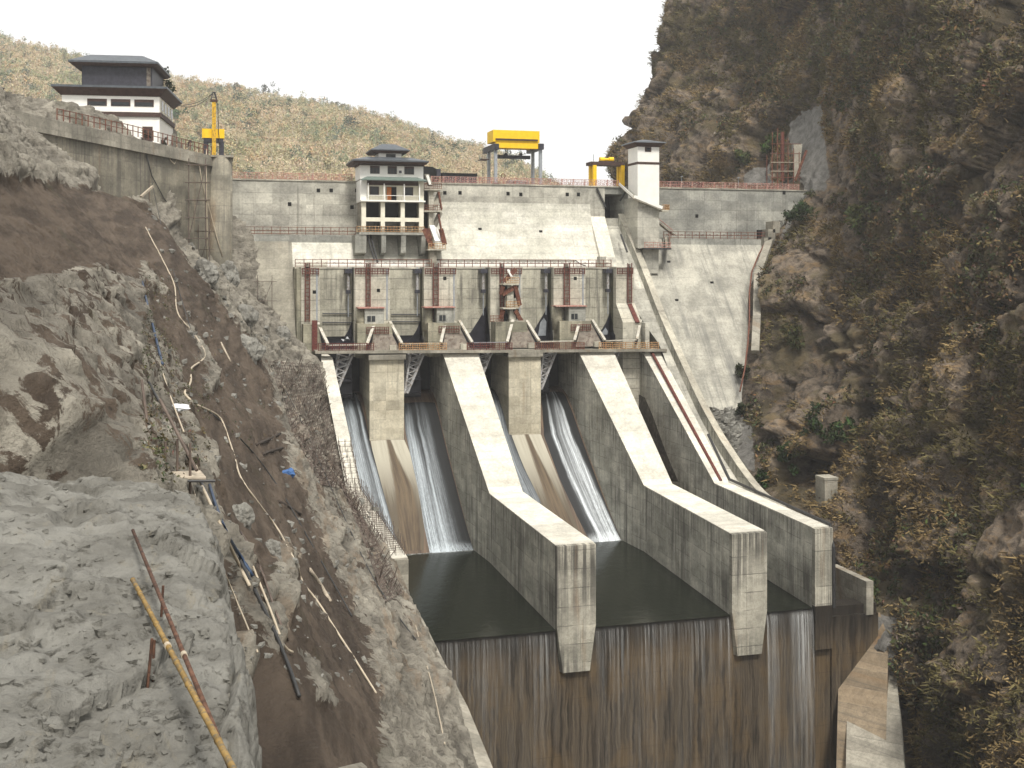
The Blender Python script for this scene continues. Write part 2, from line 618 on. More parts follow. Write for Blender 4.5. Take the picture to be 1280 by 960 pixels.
def cliff_mat():
    t = NT('cliff_rock')
    t.pos()
    shot = t.attr('shotcrete')
    n1 = t.noise(t._p, .09, 7, .62, .6)
    n2 = t.noise(t._p, .55, 8, .72, .3)
    n3 = t.noise(t.comb(t.x, t.y, t.math('MULTIPLY', t.z, 2.2)), .22, 7, .7, .8)
    c = t.mix(t.ramp(n2, .34, .66), (.042, .034, .027), (.215, .172, .128))
    c = t.mix(t.math('MULTIPLY', t.ramp(n3, .5, .64), .8), c, (.23, .155, .08))
    c = t.mix(t.math('MULTIPLY', t.ramp(n1, .5, .6), .7), c, (.105, .085, .042))
    c = t.mix(t.math('MULTIPLY', t.ramp(t.noise(t._p, .3, 6, .7), .64, .72), .6), c, (.26, .24, .2))
    tn = t.math('ADD', t.math('MULTIPLY', t.attr('tone'), .9), 1.0)
    c = t.mix(1.0, c, t.comb(tn, tn, tn), 'MULTIPLY')
    e = t.math('ADD', shot, t.math('MULTIPLY', t.math('SUBTRACT', t.noise(t._p, .4, 6, .7), .5), 1.0))
    gr = t.mix(t.ramp(n2, .35, .65), (.14, .135, .12), (.25, .24, .22))
    c = t.mix(t.ramp(e, .45, .58), c, gr)
    t.col(c)
    t.rough(.92)
    n5 = t.noise(t._p, 1.9, 9, .8)
    t.bump(t.math('ADD', n2, t.math('MULTIPLY', n5, .7)), 1.0, 1.0)
    return t.m


def leaf_mat(name):
    t = NT(name)
    c = t.attr('Col', 'Color')
    t.col(c)
    t.rough(.8)
    t.b.inputs['Specular IOR Level'].default_value = .1
    return t.m


def stream_mat(name, peaks, dens=.55, tint=(.5, .56, .6)):
    """running water: dark sheet with white foam threads along the flow"""
    t = NT(name)
    t.pos()
    uvn = t.n('ShaderNodeUVMap', uv_map='UVMap')
    sp = t.n('ShaderNodeSeparateXYZ')
    t.link(uvn.outputs[0], sp.inputs[0])
    u, v = sp.outputs[0], sp.outputs[1]
    wob = t.math('ADD', u, t.math('MULTIPLY', t.math('SUBTRACT', t.noise(t.comb(u, t.math('MULTIPLY', v, 2.), 0.), 2.5, 3), .5), .12))
    m = None
    for (u0, u1, w, a) in peaks:   # centre at the top, centre at the bottom, width, strength
        cu = t.math('ADD', t.math('MULTIPLY', v, u1 - u0), u0)
        d = t.math('DIVIDE', t.math('ABSOLUTE', t.math('SUBTRACT', wob, cu)), t.math('ADD', t.math('MULTIPLY', v, .9), .35))
        g = t.math('MULTIPLY', t.ramp(d, w, 0.0), a)
        m = g if m is None else t.math('MAXIMUM', m, g)
    st = t.noise(t.comb(t.math('MULTIPLY', u, 26.), t.math('MULTIPLY', v, 2.2), 0.), 1., 6, .75)
    sp2 = t.noise(t.comb(t.math('MULTIPLY', u, 60.), t.math('MULTIPLY', v, 45.), 0.), 1., 3, .7)
    s = t.math('ADD', t.math('MULTIPLY', t.ramp(st, .34, .72), .75), t.math('MULTIPLY', t.ramp(sp2, .45, .68), t.math('MULTIPLY', v, .45)))
    foam = t.math('MINIMUM', t.math('MULTIPLY', m, t.math('ADD', t.math('MULTIPLY', s, 1.15), .18)), 1.0)
    foam = t.math('MULTIPLY', foam, t.math('ADD', t.math('MULTIPLY', t.ramp(v, .02, .3), .75), .25))
    foam = t.math('MAXIMUM', foam, t.math('MULTIPLY', t.ramp(st, .6, .8), .1))
    foam = t.math('MINIMUM', t.math('ADD', foam, t.math('MULTIPLY', t.ramp(t.y, 198.2, 196.6), t.math('MULTIPLY', t.ramp(sp2, .3, .6), .5))), 1.0)
    dark = t.mix(t.noise(t.comb(t.math('MULTIPLY', u, 9.), t.math('MULTIPLY', v, .8), 0.), 1., 4), (.010, .011, .012), (.035, .036, .036))
    t.col(t.mix(t.math('MULTIPLY', foam, dens + .35), dark, tint))
    t.rough(t.math('ADD', t.math('MULTIPLY', foam, .5), .22))
    t.bump(t.math('ADD', st, t.math('MULTIPLY', sp2, .5)), .5, .12)
    return t.m


def pool_mat():
    t = NT('dark_green_water')
    t.pos()
    n = t.noise(t.comb(t.x, t.math('MULTIPLY', t.y, .6), 0.), .9, 6, .62, .4)
    n2 = t.noise(t.comb(t.x, t.math('MULTIPLY', t.y, .5), 3.), .11, 3)
    fl = t.math('MULTIPLY', t.ramp(t.y, 195.2, 196.9), t.ramp(t.noise(t._p, 1.6, 6, .75), .42, .62))
    spk = t.math('MULTIPLY', t.math('MULTIPLY', t.ramp(t.y, 176., 196.), .4), t.ramp(t.noise(t.comb(t.x, t.math('MULTIPLY', t.y, .5), 9.), 2.6, 6, .8), .6, .72))
    t.col(t.mix(t.math('MAXIMUM', fl, spk), t.mix(n2, (.008, .010, .007), (.016, .018, .012)), (.5, .52, .5)))
    t.rough(.12)
    t.b.inputs['IOR'].default_value = 1.33
    t.b.inputs['Specular IOR Level'].default_value = .12
    t.bump(n, .3, .15)
    return t.m


def weir_mat():
    t = NT('wet_brown_weir')
    t.pos()
    wx = t.math('ADD', t.x, t.math('MULTIPLY', t.noise(t._p, .35, 3), .8))
    s1 = t.noise(t.comb(t.math('MULTIPLY', wx, 2.6), t.math('MULTIPLY', t.y, .7), t.math('MULTIPLY', t.z, .05)), 1., 8, .8)
    s2 = t.noise(t.comb(t.math('MULTIPLY', wx, .2), 3., t.math('MULTIPLY', t.z, .1)), 1., 4, .6)
    c = t.mix(t.ramp(s1, .34, .66), (.022, .018, .015), (.125, .1, .07))
    c = t.mix(t.math('MULTIPLY', t.ramp(s2, .44, .6), .55), c, (.125, .084, .042))
    c = t.mix(t.math('MULTIPLY', t.ramp(t.noise(t.comb(t.math('MULTIPLY', wx, .5), 7., t.math('MULTIPLY', t.z, .05)), 1., 5, .7), .5, .64), .75), c, (.014, .012, .01))
    top = t.ramp(t.math('ADD', t.z, t.math('MULTIPLY', s1, 5.)), -53.5, -48.)
    c = t.mix(t.math('MULTIPLY', top, .8), c, (.014, .013, .012))
    lz = t.math('FRACT', t.math('DIVIDE', t.z, 2.6))
    c = t.mix(t.math('MULTIPLY', t.math('MULTIPLY', t.math('LESS_THAN', lz, .03), .4), t.ramp(s2, .4, .6)), c, (.015, .012, .01))
    t.col(c)
    t.rough(.4)
    t.bump(s1, .4, .2)
    return t.m


def veil_mat(name, lo, hi, mx, zt=-50.2, length=14.):
    t = NT(name)
    t.pos()
    s1 = t.noise(t.comb(t.math('MULTIPLY', t.x, 2.6), 0., t.math('MULTIPLY', t.z, .04)), 1., 8, .82)
    s2 = t.noise(t.comb(t.math('MULTIPLY', t.x, .3), 2., t.math('MULTIPLY', t.z, .02)), 1., 3)
    a = t.math('MULTIPLY', t.ramp(s1, lo, hi), t.ramp(s2, .3, .62))
    f = t.math('DIVIDE', t.math('SUBTRACT', zt, t.z), length)
    a = t.math('MULTIPLY', a, t.math('MAXIMUM', t.math('SUBTRACT', 1.0, f), .25))
    a = t.math('MULTIPLY', a, mx)
    a = t.math('MULTIPLY', a, t.ramp(t.z, -50.0, -51.0))
    t.col((.6, .61, .6))
    t.rough(.35)
    t.setv(t.b.inputs['Alpha'], a)
    t.bump(s1, .3, .1)
    return t.m


def floor_mat():
    t = NT('chute_floor_wet')
    t.pos()
    sx = t.noise(t.comb(t.math('MULTIPLY', t.x, 1.1), 0., t.math('MULTIPLY', t.z, .04)), 1., 6, .7)
    c = t.mix(t.ramp(sx, .35, .65), (.05, .036, .028), (.15, .105, .07))
    c = t.mix(t.math('MULTIPLY', t.ramp(t.noise(t.comb(t.math('MULTIPLY', t.x, 2.2), 4., t.math('MULTIPLY', t.z, .06)), 1., 5, .7), .58, .7), .6), c, (.3, .24, .17))
    t.col(c)
    t.rough(.5)
    t.bump(sx, .3, .1)
    return t.m


def tail_mat():
    """dry apron below a pier nose: pale edges round a brown run-off band"""
    t = NT('pier_apron')
    t.pos()
    uvn = t.n('ShaderNodeUVMap', uv_map='UVMap')
    sp = t.n('ShaderNodeSeparateXYZ')
    t.link(uvn.outputs[0], sp.inputs[0])
    u, v = sp.outputs[0], sp.outputs[1]
    n = t.noise(t.comb(t.math('MULTIPLY', u, 9.), t.math('MULTIPLY', v, 1.5), 0.), 1., 6, .7)
    uu = t.math('ADD', u, t.math('MULTIPLY', t.math('SUBTRACT', n, .5), .22))
    d = t.math('ABSOLUTE', t.math('SUBTRACT', uu, t.math('ADD', t.math('MULTIPLY', v, .05), .52)))
    w = t.math('ADD', t.math('MULTIPLY', v, .62), .12)
    band = t.ramp(t.math('SUBTRACT', d, t.math('MULTIPLY', w, .5)), .04, -.04)
    pale = t.mix(t.ramp(n, .3, .7), (.32, .3, .24), (.44, .415, .335))
    pale = t.mix(t.ramp(t.math('ADD', v, t.math('MULTIPLY', n, .6)), .4, .95), pale, (.1, .082, .058))
    br = t.mix(t.ramp(n, .35, .65), (.06, .044, .03), (.14, .105, .066))
    t.col(t.mix(band, pale, br))
    t.rough(.7)
    t.bump(n, .25, .1)
    return t.m


M['ground'] = hillside_mat()
M['cliff'] = cliff_mat()
M['leaf'] = leaf_mat('foliage')
M['pool'] = pool_mat()
M['weir'] = weir_mat()
M['floor'] = floor_mat()
M['tail'] = tail_mat()

# ================================================================== DAM
ZC = 18.0
dam = thing('concrete_dam', 'grey concrete gravity dam closing the gorge from cliff to cliff', 'dam', (60, 236, -20))
mb = MB()
mb.box(3, 85.4, 236, 246, -10, ZC)
mb.build('upper_wall', M['dam'], dam)
MB().box(89.5, 150, 236, 246, -10, ZC).build('upper_wall', M['dam_grey'], dam)
MB().box(85.4, 89.5, 236.15, 246, 16.5, ZC - .004).build('lintel', M['dam_grey'], dam)
MB().box(85.4, 89.5, 236.1, 246, -10, 11.2).build('sill', M['dam'], dam)
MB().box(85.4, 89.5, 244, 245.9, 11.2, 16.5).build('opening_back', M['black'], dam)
# struts beside the opening
for a, b in (((746, 235), (757, 259)), ((785, 235), (775, 251))):
    MB().bar(at(*a, 235.7), at(*b, 235.7), .35).build('strut', M['darkpipe'], dam)
# left block beside the hillside
MB().prism([(236, 7.1), (234.9, 7.1), (222.4, -14.2), (222.4, -40), (236, -40)][::-1], 2, 17.3).build('left_block', M['brownface'], dam)
MB().prism([(236, 6.9), (234.9, 6.9), (231.4, .9), (231.4, -3), (236, -3)][::-1], 17.302, 45.4).build('lower_slope', M['slope'], dam)
cur = [(236, 14.2), (235.98, 13.6), (235.75, 12.2), (235.25, 10.6), (234.5, 8.8), (233.4, 6.8), (232.0, 4.7), (230.4, 2.45), (229.8, 1.6), (229.8, -3), (236, -3)]
MB().prism(cur[::-1], 45.4, 82.0).build('curved_face', M['slope'], dam)
MB().prism([(236, 6.7), (235, 6.7), (193, -47.2), (193, -70), (236, -70)][::-1], 91.0, 150).build('sloping_face', M['face'], dam)
# ledges that carry the lower walkways
MB().box(6.2, 30.4, 234.0, 236, 5.3, 6.95).build('walkway_ledge', M['dam_grey'], dam)
MB().box(98.4, 128, 234.0, 236, 5.2, 6.75).build('walkway_ledge', M['dam_grey'], dam)
MB().box(3, 150, 235.8, 246.2, ZC, ZC + .25).build('crest_slab', M['slab'], dam)
# gallery doorways
dq = at(300, 285, 233.9)
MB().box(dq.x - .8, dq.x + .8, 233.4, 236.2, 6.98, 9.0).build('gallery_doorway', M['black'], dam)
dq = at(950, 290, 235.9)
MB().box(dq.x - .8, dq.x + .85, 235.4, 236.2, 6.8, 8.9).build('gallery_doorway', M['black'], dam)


def face_y(X, Z):
    if X > 91:
        return 235 - (6.7 - Z) * 42 / 53.9 if Z < 6.7 else 236
    if 45.4 < X < 82 and Z < 14.2:
        for (y0, z0), (y1, z1) in zip(cur[:-3], cur[1:-2]):
            if z1 <= Z <= z0:
                return y0 + (y1 - y0) * (z0 - Z) / (z0 - z1 + 1e-9)
    return 236


for (px, py) in [(362, 255), (398, 238), (414, 238), (446, 238), (440, 259), (556, 241), (575, 241), (635, 242), (651, 243), (709, 243), (723, 243),
                 (600, 287), (676, 290), (871, 270), (980, 241), (890, 354), (846, 376), (836, 327 + 1), (783, 253)]:
    Y = 236.
    for _ in range(12):
        p = at(px, py, Y)
        Y = .5 * Y + .5 * face_y(p.x, p.z)
    p = at(px, py, Y)
    MB().box(p.x - .36, p.x + .36, p.y - .06, p.y + .6, p.z - .38, p.z + .38).build('drain_hole', M['black'], dam)

# ------------------------------------------------------------------ gate block
GB = thing('gate_block', 'pale concrete gate block with five tall recessed bays between six piers', 'gate block', (52, 222, -30))
YF = 222.
YW = 226.
piers = [(376.5, 400), (443, 487.5), (530, 571), (613, 653), (692, 732), (770, 792)]
PX = [(xs(a, YF), xs(b, YF)) for a, b in piers]
MB().box(PX[0][0] - .9, PX[5][1], YW, 229.4, -13.4, -.001).build('back_wall', M['baywall'], GB)
MB().box(PX[0][0] - .9, PX[5][1], 229.402, 231.4, -32, -.001).build('rear_wall', M['black'], GB)
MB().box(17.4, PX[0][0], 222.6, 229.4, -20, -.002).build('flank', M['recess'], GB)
MB().box(17.3, PX[5][1] + .1, YW - .15, 232.2, .0, .35).build('deck_slab', M['slab'], GB)
for i, (a, b) in enumerate(PX):
    pr_ = MB().box(a, b, YF, YW - .002, -17.2, -.003).build('gate_pier', M['pier'], GB)
    MB().box(a - .05, b + .05, YF - .1, YW - .16, 0, .35).build('pier_cap', M['slab'], pr_)
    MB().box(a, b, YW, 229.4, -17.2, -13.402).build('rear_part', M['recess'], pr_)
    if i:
        MB().box(a - .03, a + .1, 223.6, YW - .01, -13.3, -.05).build('jamb_shade_stain', M['jamb_shade'], pr_)  # added strip carrying the jamb's shade and stain in its colour
    # lower plinth and slot stiles
    if i < 5:
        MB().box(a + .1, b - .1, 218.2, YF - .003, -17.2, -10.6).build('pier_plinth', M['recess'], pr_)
    q = MB()
    if i < 5:
        q.box(b - .75, b - .45, YF - .12, YF + .01, -10, -.1).build('slot_stile', M['steel'], pr_)
    if i in (0, 1, 2, 4):
        px, py = [(393, 370 - 5), (473, 363), (556, 348), None, (719, 348)][i]
        p = at(px, py, YF)
        MB().box(p.x - .33, p.x + .33, YF - .05, YF + .4, p.z - .33, p.z + .33).build('drain_hole', M['black'], pr_)
# sloping buttress at the right end
a, b = PX[5]
z0 = at(784, 379, YF).z
z1 = at(784, 403, 218).z
MB().prism([(YF, z0), (218.0, z1), (218.0, -32), (YF, -32)][::-1], a, b + .2).build('buttress', M['pier'], GB)
MB().box(b, b + .9, 215.5, 222.2, -32, z1).build('buttress', M['wall'], GB)

bay_words = ['far left bay', 'second bay from the left', 'middle bay', 'second bay from the right', 'far right bay']
for i in range(5):
    x0, x1 = PX[i][1], PX[i + 1][0]
    # gate, its bracket and the wet run on the jamb
    g = thing('radial_gate', 'black wet radial gate with pale arm truss in the ' + bay_words[i], 'gate', ((x0 + x1) / 2, 222, -28), 'spillway gates')
    P = []
    for k in range(9):
        t = k / 8
        ang = R(8 + 62 * t)
        P.append((226.6 - 2.6 * t * t, -13.45 - 14.2 * t))
    n = len(P)
    poly = P + [(y + .5, z) for y, z in reversed(P)]
    MB().prism(poly, x0 + .05, x1 - .05).build('skin_plate', M['gate'], g)
    for z in (-16, -19, -22, -25):
        MB().box(x0 + .3, x1 - .3, 223.4, 226.2, z - .25, z + .25).build('girder', M['gate'], g)
    # truss arms running down to the trunnion on the left
    for yy in (216.9, 219.2):
        xa, xb = x1 - 1.0, x1 - 4.6 + .2
        A0, A1 = Vector((xa, yy, -16.4)), Vector((xb, yy - .6, -24.0))
        B0, B1 = Vector((xa - 2.6, yy, -16.4)), Vector((xb - .5, yy - .6, -24.0))
        tr = MB().bar(A0, A1, .42).build('arm', M['truss'], g)
        MB().bar(B0, B1, .36).build('arm', M['truss'], g)
        q = MB()
        prev = None
        for k in range(6):
            t0, t1 = k / 6, (k + .5) / 6
            q.bar(B0.lerp(B1, t0), A0.lerp(A1, t1), .2)
            q.bar(A0.lerp(A1, t1), B0.lerp(B1, (k + 1) / 6), .2)
        q.build('lacing', M['truss'], tr)
    pz = at([440, 520, 604, 684, 768][i], [492, 492, 498, 490, 480][i], 217).z
    # hoist rod hanging at the right jamb
    xr = x1 - .9
    rod = MB().tube([(xr, 224.4, .3), (xr, 224.4, -9.5)], .11, 8).build('hoist_rod', M['steel'], g)
    MB().tube([(xr, 224.4, -1.2), (xr, 224.4, -4.2)], .28, 10).build('hoist_cylinder', M['truss'], rod)
    MB().box(xr - .45, xr + .45, 224.0, 224.9, -4.9, -4.2).build('bracket', M['dsteel'], rod)
    MB().box(xr - .7, xr + .7, 223.6, 225.8, -.9, -.05).build('hanger', M['dsteel'], rod)
    # wet run on the jamb and back wall
    ht = [-10.2, -10.2, -7.2, -7.0, -9.2][i]
    poly = [(225.95, ht - .2), (225.2, ht), (224.6, ht - 1.2), (223.9, ht - 3.0), (223.2, ht - 4.2), (222.4, -13.8), (222.3, -17), (225.95, -17)]
    MB().prism(poly, x1 - .03, x1 + .05).build('wet_stain', M['gate'], g)
    poly = [(x1 - .04, ht - .4), (x1 - .8, ht - 2.2), (x1 - 1.7, ht - 3.6), (x1 - 3.2, min(ht - 4.6, -13)), (x1 - 5.0, -14.0), (x1 - 6, -14.4), (x1 - 6, -18), (x1 - .04, -18)]
    MB().front(poly, 225.93, 226.0).build('wet_stain', M['gate'], g)
    # leaking water
    w = MB()
    w.front([(x1 - .9, ht - 3.2), (x1 - 1.7, ht - 4.2), (x1 - 2.2, -13.9), (x1 - .5, -13.9), (x1 - .35, ht - 4.0)], 225.86, 225.92)
    if i in (0, 3, 4):
        w.build('leak', M['sheet'] if i == 0 else M['steel'], g)

# pipes that cross the bay backs
for i, (a, b, y0, y1) in enumerate([((403, 441), (0, 0), 392, 403), ((489, 528), (0, 0), 393, 402)]):
    for y in (y0, y1):
        p0, p1 = at(a[0], y, 225.7), at(a[1], y, 225.7)
        one('cross_pipe', ('upper' if y == y0 else 'lower') + ' thin dark pipe across the back of the ' + bay_words[i], 'pipe', M['darkpipe'],
            MB().tube([p0, p1], .13, 6), 'pipes across the bays')


# ------------------------------------------------------------------ railings
def railing(name, label, pts, h=1.3, gap=2.6, mat='pink', rails=(.12, .5, 1.0), infill=None, group=None, post_w=.16, imat=None, cat='railing'):
    pts = [Vector(p) for p in pts]
    t = thing(name, label, cat, pts[0], group)
    proto = None
    for a, b in zip(pts[:-1], pts[1:]):
        L = (b - a).length
        n = max(1, round(L / gap))
        d = (b - a) / n
        for k in range(n + (1 if b is pts[-1] else 0)):
            p = a + d * k
            if proto is None:
                proto = MB().box(p.x - post_w / 2, p.x + post_w / 2, p.y - post_w / 2, p.y + post_w / 2, p.z, p.z + h + .1).build('post', M[mat], t)
                base = p.copy()
            else:
                c = proto.copy()
                COL.objects.link(c)
                c.parent = t
                c.location = p - base
        for r in rails:
            o = Vector((0, 0, r * h))
            MB().bar(a + o, b + o, .09, .11).build('rail', M[mat], t)
        if infill:
            for k in range(n):
                p, q = a + d * k, a + d * (k + 1)
                infill(p, q, h, t, M[imat or mat])
    return t


def lattice(p, q, h, t, mat):
    m = MB()
    d = (q - p)
    n = 6
    for k in range(n):
        c = p + d * ((k + .5) / n)
        z0, z1 = (.16, .5) if k % 2 else (.5, .96)
        m.bar(c + Vector((0, 0, z0 * h)), c + Vector((0, 0, z1 * h)), .1, .08)
        e = d * (.42 / n)
        zc = .75 if k % 2 else .3
        m.bar(c - e + Vector((0, 0, zc * h)), c + e + Vector((0, 0, zc * h)), .08, .12)
        m.bar(c - e * .9 + Vector((0, 0, (zc - .12) * h)), c - e * .9 + Vector((0, 0, (zc + .12) * h)), .08, .08)
    m.build('panel', mat, t)


def cross_panel(p, q, h, t, mat):
    m = MB()
    c = (p + q) / 2 + Vector((0, 0, .55 * h))
    d = (q - p) * .14
    for s in (1, -1):
        m.bar(c - d - Vector((0, 0, s * .13 * h)), c + d + Vector((0, 0, s * .13 * h)), .09, .07)
    for s in (-1, 1):
        m.bar(c + (q - p) * .5 * s * .96 - Vector((0, 0, .4 * h)) * 0, c + d * s * .8, .05, .05)
    m.build('panel', mat, t)


def bars(p, q, h, t, mat):
    m = MB()
    n = max(2, int((q - p).length / .42))
    for k in range(1, n):
        c = p + (q - p) * (k / n)
        m.bar(c + Vector((0, 0, .1 * h)), c + Vector((0, 0, h)), .08, .06)
    m.build('panel', mat, t)


zr = ZC + .25
railing('crest_railing', 'faded red lattice railing on the dam crest left of the control house', [(5.5, 235.95, zr), (29.8, 235.95, zr)], infill=lattice, group='crest railings')
railing('crest_railing', 'long faded red lattice railing on the crest in front of the big gantry crane', [(46.5, 235.95, zr), (88.6, 235.95, zr)], infill=lattice, group='crest railings')
railing('crest_railing', 'faded red lattice railing on the crest between the white tower and the right cliff', [(95.6, 235.95, zr), (133, 235.95, zr)], infill=lattice, group='crest railings')
railing('walkway_railing', 'rusty thin railing along the lower ledge left of the control house', [(8.2, 234.1, 6.95), (30.3, 234.1, 6.95)], 1.5, 1.75, 'rust', infill=cross_panel, post_w=.12)
railing('walkway_railing', 'rusty thin railing along the lower ledge right of the white tower', [(98.6, 234.1, 6.75), (126.0, 234.1, 6.75)], 1.5, 1.75, 'rust', infill=cross_panel, post_w=.12)
railing('deck_railing', 'rusty railing with square panels along the left half of the gate block deck', [(17.4, YW, .35), (44.6, YW, .35)], 1.5, 1.68, 'rust', infill=cross_panel, post_w=.13)
railing('deck_railing', 'rusty railing with square panels along the right half of the gate block deck', [(46.4, YW, .35), (83.2, YW, .35)], 1.5, 1.68, 'rust', infill=cross_panel, post_w=.13)
# bright kerb slab behind the deck railing
one('cable_trough', 'white concrete trough along the back of the gate deck', 'trough', M['white'], MB().box(24, 83, 229.2, 229.79, .352, 1.7))
one('black_conduit', 'thin black conduit along the top of the white trough', 'conduit', M['darkpipe'],
    MB().tube([(31.5, 229.0, 1.85), (46, 229.0, 1.85), (76.2, 229.0, 1.85), (77.2, 228.4, 1.0), (78.2, 227.8, .6)], .12, 6))

where = ['far left', 'second from left', 'third from left', 'fourth from left', 'fifth from left', 'far right']
# landings with rust-red guard at the head of each pier, and the red ladders
lad_px = [(381, 387.5), (457, 463), (541, 548), (624.5, 629.5), (704.5, 712), (784, 789.5)]
for i, (a, b) in enumerate(PX):
    railing('pier_guard', 'short dark red guard hung on the head of the %s pier' % where[i], [(a + .2, 221.7, -1.1), (b - .3, 221.7, -1.1)], 1.15, 1.1, 'redoxide', infill=bars,
            group='guards on the pier heads', post_w=.14)
    l0, l1 = xs(lad_px[i][0], 221.6), xs(lad_px[i][1], 221.6)
    zb = [-10.2, -9.2, -10.0, -10.2, -8.6, z0][i]
    t = thing('cage_ladder', 'dark red cage ladder down the front of the %s pier' % where[i], 'ladder', ((l0 + l1) / 2, 221.7, zb), 'ladders on the piers')
    MB().box(l0 + .12, l1 - .12, 221.9, 221.97, zb, 1.0).build('back_plate', M['brownplate'], t)
    for x in (l0 + .06, l1 - .06):
        MB().box(x - .09, x + .09, 221.3, 221.5, zb, 1.2).build('stile', M['redoxide'], t)
    pr0 = None
    for k in range(int((1.0 - zb) / .75)):
        z = zb + .4 + k * .75
        if pr0 is None:
            pr0 = MB().box(l0, l1, 221.34, 221.46, z - .06, z + .06).build('rung', M['rust'], t)
        else:
            c = pr0.copy()
            COL.objects.link(c)
            c.parent = t
            c.location = (0, 0, k * .75)
# lower leg of the far right ladder on the buttress
p0, p1 = at(787, 380, 221.6), at(797, 403, 217.7)
one('sloping_ladder', 'red sloping ladder down the buttress beside the far right bay', 'ladder', M['redoxide'], MB().bar(p0, p1, .9, .25, up=(0, -1, .6)))
p0, p1 = at(378 + 15, 398, 217.9), at(392, 437, 217.9)
one('red_downpipe', 'dark red downpipe at the foot of the far left pier', 'pipe', M['redoxide'], MB().box(p0.x - .45, p0.x + .55, 217.6, 218.1, -15.6, -9.8))

# huts on the piers
for i, (pa, pb, wa, wb, nm) in {1: (448, 480, 459, 469, 'second pier from the left'), 2: (531, 568, 549, 557, 'third pier from the left'), 4: (695, 732, 714, 722, 'fifth pier from the left')}.items():
    Y = 218.6
    xa, xb, xc = xs(pa, Y), xs(pb, Y), xs(wa - 3, Y)
    zt, zb = at(640, 384, Y).z, at(640, 406, Y).z
    t = thing('valve_hut', 'grey hut with dark window and pink roof on the ' + nm, 'hut', ((xa + xb) / 2, Y, zb), 'huts on the piers')
    MB().box(xc, xb, Y, 221.9, zb - 1.2, zt).build('wall', M['dam_grey'], t)
    MB().tube([(xa + .9, 220.6, zb - 1.2), (xa + .9, 220.6, zt)], 1.05, 14).build('round_wall', M['recess'], t, smooth=True)
    MB().box(xa - .1, xb + .15, Y - .4, 221.85, zt, zt + .22).build('roof', M['pink'], t)
    f = MB().box(xs(wa, Y), xs(wb, Y), Y - .06, Y + .1, at(640, 400, Y).z, at(640, 393, Y).z).build('window', M['glass'], t)
    xm = (xs(wa, Y) + xs(wb, Y)) / 2
    MB().box(xm - .05, xm + .05, Y - .1, Y - .062, at(640, 400, Y).z, at(640, 393, Y).z).build('mullion', M['dam_grey'], f)
    railing('hut_guard', 'dark red guard rail in front of the hut on the ' + nm, [(xc + .3, 217.9, zb - 1.4), (xb + .8, 217.9, zb - 1.4)], 1.3, .9, 'redoxide', infill=bars, post_w=.13)

# ------------------------------------------------------------------ bridge and hoist frames
def zb_(X):
    return -15.35 - (X - 20) / 70 * .95


br = thing('service_bridge', 'narrow rust-stained concrete service bridge across the five gate bays', 'bridge', (55, 216, -16.3))
m = MB()
xl, xr_ = 20.2, 91.0
m.hexa([(xl, 214.4, zb_(xl) - .55), (xr_, 214.4, zb_(xr_) - .55), (xr_, 218.3, zb_(xr_) - .55), (xl, 218.3, zb_(xl) - .55),
        (xl, 214.4, zb_(xl)), (xr_, 214.4, zb_(xr_)), (xr_, 218.3, zb_(xr_)), (xl, 218.3, zb_(xl))])
m.build('deck', M['old'], br)
spans = [(398, 467, 'redoxide'), (499, 558, 'orange'), (584, 640, 'redoxide'), (669, 730, 'rust'), (749, 823, 'orange')]
for i, (a, b, mt) in enumerate(spans):
    xa, xb = xs(a, 214.5), xs(b, 214.5)
    railing('bridge_railing', ('orange mesh' if mt == 'orange' else 'dark red' if mt == 'redoxide' else 'rusty brown') + ' railing on the bridge span under the ' + bay_words[i],
            [(xa, 214.5, zb_(xa)), (xb, 214.5, zb_(xb))], 1.35, 1.35, mt, rails=(.1, .38, .66, 1.0), infill=bars, group='railings on the service bridge')

fr = [((397, 404), (410, 431), (459, 430), (469, 402)), ((487, 402), (502, 429), (551, 428.5), (557, 402)), ((574, 401), (590, 428), (634, 427.5), (641, 400)),
      ((658, 401), (674, 426.5), (718, 425.5), (725, 400)), ((740, 400), (756, 425.5), (796, 424), (801, 400))]
for i, (a, b, c, d) in enumerate(fr):
    t = thing('hoist_frame', 'pale three-sided frame open at the top before the ' + bay_words[i], 'frame', at(*b, 216.6), 'frames over the gates')
    A, B, C, D = at(*a, 219.0), at(*b, 216.2), at(*c, 216.2), at(*d, 219.0)
    MB().bar(A, B, .55, .45, up=(0, -.6, .8)).build('side_beam', M['beam'], t)
    MB().bar(D, C, .55, .45, up=(0, -.6, .8)).build('side_beam', M['beam'], t)
    MB().bar(B + Vector((.1, 0, -.1)), C + Vector((-.1, 0, -.1)), .42, .22).build('sill_beam', M['steel'] if i == 2 else M['beam'], t)
    # dark web plates under the side beams
    for p, q in ((A, B), (D, C)):
        w = MB()
        o = Vector((0, .8, -.35))
        w.hexa([p + Vector((-.25, .5, -1.6)), p + Vector((.25, .5, -1.6)), q + Vector((.25, .5, -1.2)), q + Vector((-.25, .5, -1.2)),
                p + Vector((-.25, .2, -.28)), p + Vector((.25, .2, -.28)), q + Vector((.25, .2, -.28)), q + Vector((-.25, .2, -.28))])
        w.build('web_plate', M['dsteel'], t)
